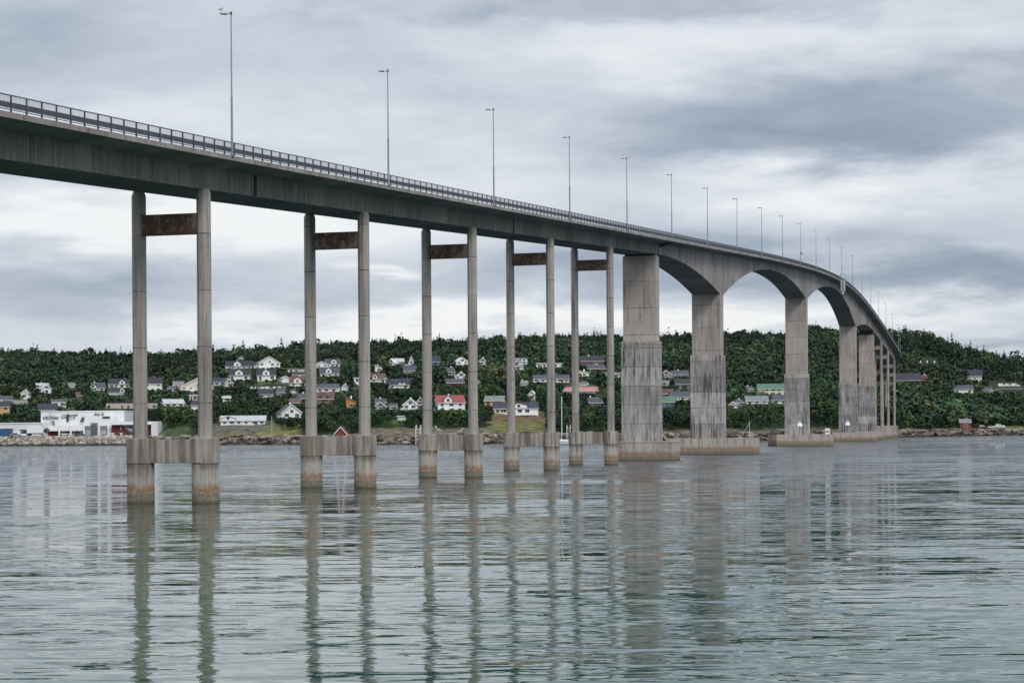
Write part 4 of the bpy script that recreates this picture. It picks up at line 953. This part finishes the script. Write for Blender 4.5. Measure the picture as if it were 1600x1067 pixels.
VEH = 'vehicles parked by the shore and the factory'
def wheel(parent, x, y, r=.33, w_=.22):
    MB().lathe([(r, -w_ / 2), (r, w_ / 2)], 12).xf(lambda v: Vector((v.x + x, v.z + y, v.y + r))).build('wheel', plain('tyre', (.02, .02, .02), .9), parent)
def vehicle(label, x, y, Z, L_, kind, c, yaw=0, name=None, cat='car'):
    P = at(x, y, Z); t = thing(name or ('parked_' + cat), label, cat, P, -math.atan2(P.x, P.y) + R(yaw), VEH)
    pm = plain('car_%s' % str(c), c, .35, .05)
    h = L_ / 2
    if kind == 'car':
        pr = [(-h, .32), (h, .32), (h, .72), (h * .92, .82), (h * .45, .92), (h * .2, .93), (-h * .7, .95), (-h, .85)]
        gl = [(h * .42, .90), (h * .12, 1.38), (-h * .45, 1.40), (-h * .80, .94)]
        MB().profy(pr, -.85, .85).build('body', pm, t)
        cb = MB().profy(gl, -.74, .74).build('cabin', GLASS, t)
        MB().profy([(h * .14, 1.37), (-h * .46, 1.39), (-h * .44, 1.46), (h * .10, 1.44)], -.7, .7).build('roof', pm, t); hh_ = .93
    elif kind == 'van':
        MB().profy([(-h, .4), (h, .4), (h, 1.0), (h * .72, 1.2), (h * .45, 2.1), (-h * .96, 2.15), (-h, 2.0)], -.95, .95).build('body', pm, t)
        MB().profy([(h * .73, 1.2), (h * .5, 1.95), (h * .12, 1.95), (h * .12, 1.2)], -.96, .96).build('window', GLASS, t)
    elif kind == 'truck':
        MB().profy([(-h, 1.0), (h * .55, 1.0), (h * .55, 3.4), (-h, 3.4)], -1.2, 1.2).build('cargo_box', pm, t)
        MB().profy([(h * .58, .5), (h, .5), (h, 1.5), (h * .92, 2.6), (h * .58, 2.7)], -1.15, 1.15).build('cab', pm, t)
        MB().profy([(h * .70, 1.5), (h * .97, 1.5), (h * .90, 2.3), (h * .70, 2.3)], -1.16, 1.16).build('window', GLASS, t)
        MB().profy([(-h, .6), (h * .57, .6), (h * .57, .98), (-h, .98)], -.9, .9).build('chassis', DARK, t)
    for sx in (-.62, .62):
        for sy in (-.8, .8): wheel(t, sx * h, sy, .42 if kind == 'truck' else .33)
    return t
Zy = 722
vehicle('small grey car in front of the white hall at far left', 24.5, 682.3, 718, 4.0, 'car', (.25, .26, .28), 8)
vehicle('white van with square rear right of the small grey car', 31, 682.3, 719, 4.8, 'van', (.7, .7, .72), 0, cat='van')
vehicle('white box truck parked against the hall left of the round bush', 58, 680.5, 742, 7.5, 'truck', (.75, .75, .75), 0, cat='truck')
vehicle('silver car in front of the second red factory panel', 100.5, 680.8, 735, 4.6, 'car', (.55, .54, .5), 2)
vehicle('dark grey car by the factory entrance, left of the grey gate', 124.5, 681.5, 728, 4.2, 'car', (.10, .11, .14), -6)
vehicle('black car at the right end of the red factory front', 204, 680.5, 732, 4.0, 'car', (.02, .02, .025), 0)
vehicle('white van at the left end of the vehicles above the retaining wall', 1566, 604.4, hit(1566, 605) + 2, 5.0, 'van', (.8, .8, .8), 6, cat='van')
vehicle('low white camper in the middle above the retaining wall', 1576, 604.4, hit(1576, 605) + 2, 4.2, 'van', (.72, .72, .72), -5, cat='van')
vehicle('rounded white van at the right end above the retaining wall', 1587, 604.2, hit(1587, 605) + 2, 5.4, 'van', (.82, .82, .80), 3, cat='van')
vehicle('small white car beside the boats on the right-hand beach', 1549, 669, Zt(1549, 11), 4.1, 'car', (.7, .7, .7), 0)
vehicle('small white car beside the blue house with the green roof', 1060, 633, hit(1060, 635), 4.0, 'car', (.75, .75, .75), 20)
t = thing('shipping_container', 'blue shipping container against the far left wall of the hall', 'container', at(8, 680.6, 738), 0)
MB().box(-3, 3, -1.2, 1.2, .1, 2.6).build('container_body', plain('container_blue', (.03, .09, .19), .6), t)
q = MB()
for k in range(12): q.box(-2.8 + k * .5, -2.65 + k * .5, -1.26, -1.2, .2, 2.5)
q.build('corrugation', plain('container_blue', (.03, .09, .19), .6), t); MB().box(3.0, 3.06, -1.1, 1.1, .2, 2.5).build('door', plain('container_door', (.3, .32, .34), .6), t)
# white hoppers in front of the red panel
for i_, x in enumerate((172.5, 176.5, 189.5)):
    t = thing('white_tub', ['left of the two white tubs side by side before the red factory wall', 'right of the two white tubs side by side before the red factory wall', 'single white tub standing alone before the red factory wall'][i_], 'tub', at(x, 680.4, 733), 0, 'white tubs before the red wall')
    MB().lathe([(.35, 0), (.75, .95), (.7, 1.0), (.3, .1)], 4, ph=math.pi / 4).build('tub_shell', WHITE, t); MB().box(-.5, .5, -.5, .5, -.1, .05).build('pallet', DARK, t)

# boats
def hull(mb, L_, B, D, m=0, z0=0.0):
    n = 9; V = []; Fs = []
    for i in range(n):
        t_ = i / (n - 1); x = -L_ / 2 + L_ * t_; bw = B / 2 * (1 - max(0, (t_ - .45) / .55) ** 2.2) * (.85 + .15 * min(1, t_ * 4)); sh = D * (1 + .25 * t_ * t_)
        for yy, zz in ((-bw, sh), (-bw * .8, sh * .35), (0, 0 + .25 * D * max(0, t_ - .7)), (bw * .8, sh * .35), (bw, sh)): V.append((x, yy, zz + z0))
    for i in range(n - 1):
        for j in range(4): Fs.append((i * 5 + j, (i + 1) * 5 + j, (i + 1) * 5 + j + 1, i * 5 + j + 1))
        Fs.append((i * 5 + 4, (i + 1) * 5 + 4, (i + 1) * 5, i * 5))
    Fs.append((0, 1, 2, 3, 4)); return mb.add(V, Fs, m)
Zs_ = 600.0; p = at(881, 695.5, Zs_); p.z = -.35
t = thing('sailing_boat', 'white sailing boat with bare mast moored between the fourth and fifth piers', 'sailboat', p, R(168))
hull(MB(), 8.5, 2.6, 1.45).build('hull', plain('boat_white', (.75, .76, .76), .3, .04), t)
MB().box(-2.4, 1.6, -.8, .8, 1.4, 2.0).build('cabin', plain('boat_white', (.75, .76, .76), .3, .04), t)
mst = MB().tube([(.6, 0, 1.4), (.6, 0, 15.4)], [.13, .10], 8).build('mast', WHITE, t); MB().tube([(.6, 0, 2.7), (-3.4, 0, 2.6)], .28, 8).build('furled_sail', plain('sail_cover', (.03, .035, .09), .8), mst)
MB().tube([(4.1, 0, 1.8), (.6, 0, 15.2)], .035, 4).build('forestay', GALV, mst); MB().tube([(-4.1, 0, 1.7), (.6, 0, 15.3)], .035, 4).build('backstay', GALV, mst)
MB().box(-2.4, -1.2, -.85, .85, 2.0, 2.75).build('spray_hood', plain('sail_cover', (.03, .035, .09), .8), t)
def motorboat(label, x, y, Z, L_, yaw, cc=(.75, .76, .76), canopy=True, trailer=False, hullc=None):
    t = thing('motor_boat', label, 'boat', at(x, y, Z) + Vector((0, 0, .5 if trailer else 0)), R(yaw), 'small boats along the shore')
    hull(MB(), L_, L_ * .32, L_ * .17).build('hull', plain('hull_%s' % str(hullc or cc), hullc or cc, .35, .05), t)
    MB().profy([(-L_ * .22, L_ * .17), (L_ * .22, L_ * .19), (L_ * .10, L_ * .31), (-L_ * .2, L_ * .31)], -L_ * .12, L_ * .12).build('cabin', plain('hull_%s' % str(cc), cc, .35, .05), t)
    MB().profy([(-L_ * .12, L_ * .22), (L_ * .15, L_ * .22), (L_ * .08, L_ * .285), (-L_ * .12, L_ * .285)], -L_ * .125, L_ * .125).build('window', GLASS, t)
    if trailer:
        q = MB(); q.box(-L_ * .35, L_ * .5, -.4, .4, -.12, .02); q.box(-L_ * .3, -L_ * .2, -.9, .9, -.4, -.1); q.build('cradle', DARK, t)
    return t
motorboat('small white motorboat moored left of the red boathouse', 511.5, 679.5, Zt(511, -4) - 4, 6.0, 10).location.z = -.25
motorboat('tiny white skiff left of the motorboat by the red boathouse', 502, 680, Zt(502, -3), 3.2, -10).location.z = -.1
motorboat('white cabin boat on a cradle at the right end of the beached boats', 1560.5, 670, Zt(1560, 13), 6.2, 5, trailer=True)
motorboat('red-hulled boat with white roof beached right of the red pavilion', 1534.5, 671, Zt(1534, 11), 5.4, -3, hullc=(.16, .03, .03), trailer=True)
# rowing boats upside down near the second pier
t = thing('wooden_jetty', 'short pale timber jetty on the rocks left of the second pier', 'jetty', at(470, 684, Zt(470, 3)), R(8))
MB().box(-3, 3, -.8, .8, .5, .68).build('planks', plain('old_timber', (.3, .26, .2), .9), t)
q = MB()
for k in (-2.6, 0, 2.6): q.tube([(k, -.6, -1.2), (k, -.6, .6)], .1, 6)
q.build('posts', plain('old_timber', (.3, .26, .2), .9), t)

# poles on the land
def pole(label, x, yb, yt, dz=None, arms=False, col=(.20, .18, .15), r=.13):
    Z = Zt(x, dz) if dz is not None else hit(x, yb); P = at(x, yb, Z); h_ = (yb - yt) * Z / F
    t = thing('utility_pole', label, 'pole', P, -math.atan2(P.x, P.y), 'wooden and steel poles on the far bank')
    MB().tube([(0, 0, -1), (0, 0, h_)], [r, r * .7], 6).build('post', plain('pole_%s' % str(col), col, .8), t)
    if arms:
        q = MB(); q.box(-1.1, 1.1, -.06, .06, h_ - .7, h_ - .55)
        for k in (-1, 0, 1): q.box(k - .05, k + .05, -.05, .05, h_ - .55, h_ - .3)
        q.build('crossarm', DARK, t)
    else:
        MB().lathe([(.02, h_ - .02), (.12, h_ + .02), (.12, h_ + .2), (.02, h_ + .25)], 8).build('pole_cap', plain('pole_%s' % str(col), col, .8), t)
pole('pale wooden pole on the shore left of the second pier', 424.7, 684, 651, 9, col=(.34, .33, .28), r=.22)
pole('thin pole left of the bright white gabled house', 434, 655, 644, None)
pole('thin tall pole above the slate-roofed grey house', 601.5, 625, 611, None)
pole('thin pole rising behind the white gabled house with veranda', 641.5, 625, 613, None)
pole('pole at the left end of the red-roofed villa', 679.6, 635, 616, None, col=(.34, .33, .3))
pole('pole beside the white house between the third pier columns', 692.6, 580, 568, None)
pole('tall pole among the slate-roofed houses by the second wide pier', 1061.5, 628, 602, None, arms=True)
pole('radio mast over the long slate-roofed house', 1054.5, 590, 571, None, col=(.4, .4, .42), r=.1)
pole('twin-armed power pole on the slope behind the middle arch, left one', 1202, 543, 525, None, arms=True, col=(.10, .10, .09))
pole('twin-armed power pole on the slope behind the middle arch, right one', 1205.5, 543, 525, None, arms=True, col=(.10, .10, .09))
pole('lamp post by the white vans on the right-hand slope', 1587, 606, 585, None)
pole('pole near the right picture edge above the retaining wall', 1597, 592, 575, None, col=(.3, .3, .3))
for i_, x in enumerate((1438, 1448.5, 1460)):
    P = at(x, 567.5, hit(x, 567)); t = thing('grave_marker', ['left', 'middle', 'right'][i_] + ' one of three tiny white posts in the clearing high on the right-hand hill', 'post', P, 0, 'three white posts on the right-hand hill')
    MB().box(-.45, .45, -.3, .3, -.5, 1.3).build('shaft', WHITE, t); MB().box(-.3, .3, -.2, .2, 1.3, 1.7).build('cap', WHITE, t)
    OCC.append((x - 2, x + 2, 562, 567, 2000))
t = thing('signal_hut', 'tiny white cabinet on the rocks right of the third wide pier base', 'cabinet', at(1222, 673, Zt(1222, 8)), 0)
MB().box(-2.2, 2.2, -.8, .8, 0, .5).build('cabinet_body', WHITE, t); MB().box(-2.3, 2.3, -.9, .9, .5, .6).build('lid', WHITE, t)

# lawns and gravel round the houses
for hx_, hy_, hw_ in HPOS:
    d2 = np.hypot(HV[:, 0] - hx_, (HV[:, 1] - hy_ + 5) * .8) + 4 * (rn[:, 0] - .5)
    k = (d2 < hw_ * .5 + 6) & ~((HV[:, 0] / HV[:, 1] * F + 800 > 755) & (HV[:, 0] / HV[:, 1] * F + 800 < 870))
    HC[k] = np.array([(.050, .082, .024), (.065, .095, .03), (.035, .060, .02), (.10, .095, .075)][rng.integers(4)]) * (.7 + .6 * rn[k])
ca4 = np.ones((len(HC), 4), np.float32); ca4[:, :3] = HC; HILL.data.color_attributes['tint'].data.foreach_set('color', ca4.ravel())
# ------------------------------------------------------------------ trees
def leafquads(C_, N_, size, asp=1.0):
    """quads at centres C_ facing N_"""
    n = len(C_); r_ = rng.normal(size=(n, 3)); T_ = np.cross(N_, r_); T_ /= np.linalg.norm(T_, axis=1, keepdims=True) + 1e-9; B_ = np.cross(N_, T_)
    s_ = (size * (.65 + .7 * rng.random(n)))[:, None]
    k1 = .5 + .6 * rng.random((n, 1)); 
    return np.stack((C_ - T_ * s_ - B_ * s_ * k1 * .4, C_ + T_ * s_ * .35 - B_ * s_, C_ + T_ * s_ + B_ * s_ * .5 * k1, C_ - T_ * s_ * .4 + B_ * s_), 1).reshape(-1, 3)
def crown_broad(n, lobes=8, hgt=1.0, wid=.42, low=.18, size=.085):
    """unit-height broadleaf crown"""
    cs = []
    for i in range(lobes):
        z = low + (hgt - low) * (.2 + .66 * (i + .5) / lobes); rr = wid * .62 * math.sin(math.pi * min(.96, (z - low) / (hgt - low) * .85 + .15)) + .02
        a = i * 2.4 + rng.random(); cs.append((rr * math.cos(a), rr * math.sin(a), z))
    cs = np.array(cs); rad = wid * (.42 + .25 * rng.random(lobes)) * np.where(cs[:, 2] > .75, .75, 1)
    li = rng.integers(lobes, size=n); d_ = rng.normal(size=(n, 3)); d_[:, 2] += .25; d_ /= np.linalg.norm(d_, axis=1, keepdims=True)
    C_ = cs[li] + d_ * (rad[li] * (.75 + .4 * rng.random(n)))[:, None] * np.array([1, 1, .85])
    N_ = d_ + .55 * rng.normal(size=(n, 3)) + np.array([0, 0, .25]); N_ /= np.linalg.norm(N_, axis=1, keepdims=True)
    return leafquads(C_, N_, np.full(n, size))
def crown_conifer(n, wid=.2, low=.08, size=.06):
    z = low + (1 - low) * (1 - np.sqrt(rng.random(n))) ; z = np.clip(z, low, .985); a = rng.random(n) * 6.283
    tier = .75 + .25 * np.abs(np.sin(z * 26)); r_ = wid * (1 - z) ** .85 * tier * (.55 + .5 * rng.random(n)) + .006
    C_ = np.stack((r_ * np.cos(a), r_ * np.sin(a), z), -1); N_ = np.stack((np.cos(a), np.sin(a), np.full(n, .55)), -1) + .45 * rng.normal(size=(n, 3)); N_ /= np.linalg.norm(N_, axis=1, keepdims=True)
    return leafquads(C_, N_, size * (1.15 - .75 * z))
def trunk_v(h=.5, r=.022):
    V = []
    for z, q in ((-.08, r * 1.3), (h * .5, r), (h, r * .45)):
        for k in range(5): V.append((q * math.cos(k * 1.2566), q * math.sin(k * 1.2566), z))
    Fs = [(j * 5 + i, j * 5 + (i + 1) % 5, (j + 1) * 5 + (i + 1) % 5, (j + 1) * 5 + i) for j in range(2) for i in range(5)]
    return V, Fs
m, t, b = new_mat('leaves'); 
at_ = t.node('ShaderNodeAttribute', attribute_name='tint'); t.set(b, 'Base Color', at_.outputs['Color']); t.set(b, 'Roughness', .75); t.set(b, 'Specular IOR Level', .2); LEAF = m
m, t, b = new_mat('tree_leaves')
oi = t.node('ShaderNodeObjectInfo').outputs['Random']; at_ = t.node('ShaderNodeAttribute', attribute_name='tint')
f1 = t.ramp(oi, 0, 1, .70, 1.45, False); f2 = t.ramp(t.m('FRACT', t.m('MULTIPLY', oi, 7.13)), 0, 1, .75, 1.15, False)
t.set(b, 'Base Color', t.mix(1.0, at_.outputs['Color'], t.comb(t.m('MULTIPLY', f1, f2), f1, t.m('MULTIPLY', f2, .95)), 'MULTIPLY')); t.set(b, 'Roughness', .75); t.set(b, 'Specular IOR Level', .2); LEAFO = m
BARK = plain('bark', (.10, .085, .07), .9)
# scatter
cand = []
def smoothn(x, z, s): return math.sin(x * s + 2 * math.sin(z * s * .7)) * math.cos(z * s * 1.3 + x * s * .4)
step = 4.5
Zc = 655.0
while Zc < 1475:
    xs = np.arange(-.36 * Zc, .345 * Zc, step * (1 + (Zc - 650) / 2200))
    for X in xs:
        Xj = X + rng.uniform(-2.6, 2.6); Zj = Zc + rng.uniform(-2.6, 2.6); u = Xj / Zj; z0 = float(shore(u)); dz_ = Zj - z0
        if dz_ < 8.5: continue
        x = ux(u)
        cand.append((Xj, Zj, x, dz_))
    Zc += step * (1 + (Zc - 650) / 2600)
cand = np.array(cand); tz_ = terr(cand[:, 0], cand[:, 1])
OCA = np.array([(a, b_, c_, d_, z_) for a, b_, c_, d_, z_ in OCC])
trees = []
for (X, Z, x, dz_), zt_ in zip(cand, tz_):
    u01 = rng.random()
    # open places without trees
    if x < 250 and dz_ < 68: continue
    if 250 <= x < 330 and dz_ < (48 if x < 300 else 26): continue
    if 330 <= x < 475 and dz_ < (46 if x < 430 else 20): continue
    if 475 <= x < 560 and dz_ < 14: continue
    if 565 < x < 780 and dz_ < 24: continue
    if 765 < x < 860 and dz_ < 64: continue
    if 1010 < x < 1330 and dz_ < 17: continue
    if 1490 < x < 1700 and dz_ < 20: continue
    wood = smoothn(X, Z, .013) + .5 * smoothn(X + 50, Z, .031)
    right = x > 1380
    frac = (Z - shore(X / Z)) / (ZR - shore(X / Z))
    upper = frac > .62
    conf = u01 < (.34 if upper else .12) + .25 * (wood > .6)
    right_ = right
    if Z > 1290 and rng.random() < (.42 if right else .12): conf = True
    if conf: h_ = rng.uniform(6, 12.5) if upper else rng.uniform(5, 10)
    else: h_ = rng.uniform(5.0, 8.6) if not right or upper else rng.uniform(5.5, 9.5)
    h_ *= .74 if not right else .84
    if rng.random() < .12: h_ *= 1.4
    if not upper and not right and rng.random() < .3: h_ *= .65
    px_, pyb = to_px((X, Z, zt_)); pyt = pyb - h_ * F / Z; hwp = h_ * (.2 if conf else .36) * F / Z
    o = OCA[(OCA[:, 0] < px_ + hwp * .8) & (OCA[:, 1] > px_ - hwp * .8)]
    bad = False
    for a, b_, c_, d_, zz in o:
        if Z < zz + 3 and pyt < d_ and pyb > c_ - 2:
            # shrink to a shrub or leave it out
            hh_ = (pyb - d_) * Z / F
            if hh_ > 1.6 and Z < zz - 4: h_ = min(h_, hh_); conf = False
            else: bad = True; break
        elif abs(Z - zz - 4) < 9 and a < px_ < b_ : bad = True; break
    if bad: continue
    trees.append((X, Z, zt_, h_, conf, px_, pyt, hwp))
trees.sort(key=lambda q: -q[3] / q[1] + (0 if -5 < q[5] < 1605 else 10) + (q[1] - 650) * 4e-5)
NIND = 285
ind = trees[:NIND]; rest = trees[NIND:]
GREENS = [(.028, .053, .027), (.040, .070, .030), (.024, .047, .028), (.056, .080, .036), (.023, .042, .025)]
CGREENS = [(.018, .036, .022), (.021, .042, .023), (.014, .029, .019)]
# the wood as one mass
T_b = [crown_broad(80, 6, wid=.44, size=.092) for _ in range(7)]; T_c = [crown_conifer(55, wid=.17, size=.075) for _ in range(5)]
Vs = []; Cs = []
for (X, Z, zt_, h_, conf, *_r) in rest:
    T = (T_c if conf else T_b)[rng.integers(5)]; a = rng.random() * 6.28; ca_, sa_ = math.cos(a), math.sin(a); wj = h_ * (rng.uniform(.85, 1.25))
    v = np.stack(((T[:, 0] * ca_ - T[:, 1] * sa_) * wj + X, (T[:, 0] * sa_ + T[:, 1] * ca_) * wj + Z, T[:, 2] * h_ + zt_ - .3), -1)
    low_ = (not conf) and _r[0] > 1120 and zt_ < 26
    base_ = np.array(CGREENS[rng.integers(3)] if conf else GREENS[(1, 3, 0, 1, 2)[rng.integers(5)] if low_ else rng.integers(5)]) * (1.15 if low_ else 1.0) * (.65 + .6 * rng.random()) * (1.08 + .50 * smoothn(X + 300, Z, .024)) * np.array([1 + .22 * smoothn(X, Z + 90, .04), 1, 1])
    lc = np.repeat(.74 + .52 * rng.random(len(T) // 4), 4)[:, None] * base_
    Vs.append(v.astype(np.float32)); Cs.append(lc.astype(np.float32))
Vs = np.concatenate(Vs); Cs = np.concatenate(Cs)
tag(link('woodland', np_mesh('woodland', Vs, np.arange(len(Vs)).reshape(-1, 4), LEAF, colv=Cs)), kind='stuff')
# trees one can tell apart
PB = []; PC = []
def tmesh(name, V_, cols, mat):
    n = len(V_) // 4; lc = np.repeat(.68 + .64 * rng.random(n), 4)[:, None] * np.array(cols)
    return np_mesh(name, V_, np.arange(len(V_)).reshape(-1, 4), mat, colv=lc)
for k in range(8): PB.append(tmesh('crown', crown_broad(330, 9 + k % 3, wid=.36 + .03 * (k % 4), size=.052), GREENS[k % 5], LEAFO))
for k in range(4): PC.append(tmesh('crown', crown_conifer(260, wid=.19 + .02 * k, size=.045), CGREENS[k % 3], LEAFO))
tv, tf = trunk_v(); TRK = np_mesh('trunk', tv, tf, BARK)
def tree_words(conf, px_, h_):
    spans = [(-999, 60, 'at the far left above the long white hall'), (60, 250, 'behind the factory'), (250, 345, 'by the lawn around the right column of the first pier'), (345, 480, 'between the first and second piers'),
             (480, 590, 'around the red boathouse behind the second pier'), (590, 770, 'behind the third pier and its neighbouring houses'), (770, 890, 'around the grassy bank by the fourth pier'),
             (890, 1030, 'behind the fifth pier and first wide pier'), (1030, 1140, 'between the first two wide piers'), (1140, 1265, 'between the second and third wide piers'),
             (1265, 1410, 'behind the far wide piers'), (1410, 1500, 'on the right-hand bank left of the red pavilion'), (1500, 9999, 'on the right-hand bank above the red pavilion and boats')]
    w_ = [q[2] for q in spans if q[0] <= px_ < q[1]][0]
    k = 'dark pointed conifer' if conf else ('low leafy green bush' if h_ < 4.2 else 'leafy green tree')
    return k + ' ' + w_, ('spruce_tree' if conf else ('bush' if h_ < 4.2 else 'broadleaf_tree')), ('conifers ' if conf else ('bushes ' if h_ < 4.2 else 'leafy trees ')) + w_, 'bush' if (not conf and h_ < 4.2) else 'tree'
def add_tree(X, Z, zt_, h_, conf, px_, lab=None):
    l_, nm, gp, ct = tree_words(conf, px_, h_)
    t = bpy.data.objects.new(nm, None); COL.objects.link(t); t.location = (X, Z, zt_ - .15); t.rotation_euler = (0, 0, random.random() * 6.28); t.scale = (h_ * random.uniform(.85, 1.2),) * 2 + (h_,)
    tag(t, lab or l_, ct, None if lab else gp)
    c_ = bpy.data.objects.new('crown', random.choice(PC if conf else ([PB[k] for k in (0, 1, 3, 5, 6)] if px_ > 1120 else PB))); COL.objects.link(c_); c_.parent = t
    k_2 = bpy.data.objects.new('trunk', TRK); COL.objects.link(k_2); k_2.parent = t
for (X, Z, zt_, h_, conf, px_, *_r) in ind: add_tree(X, Z, zt_, h_, conf, px_)
Zb = 733; P = at(72.5, 680.5, Zb); add_tree(P.x, P.y, P.z, 3.1, False, 72, 'round dark green bush in the yard beside the white box truck')
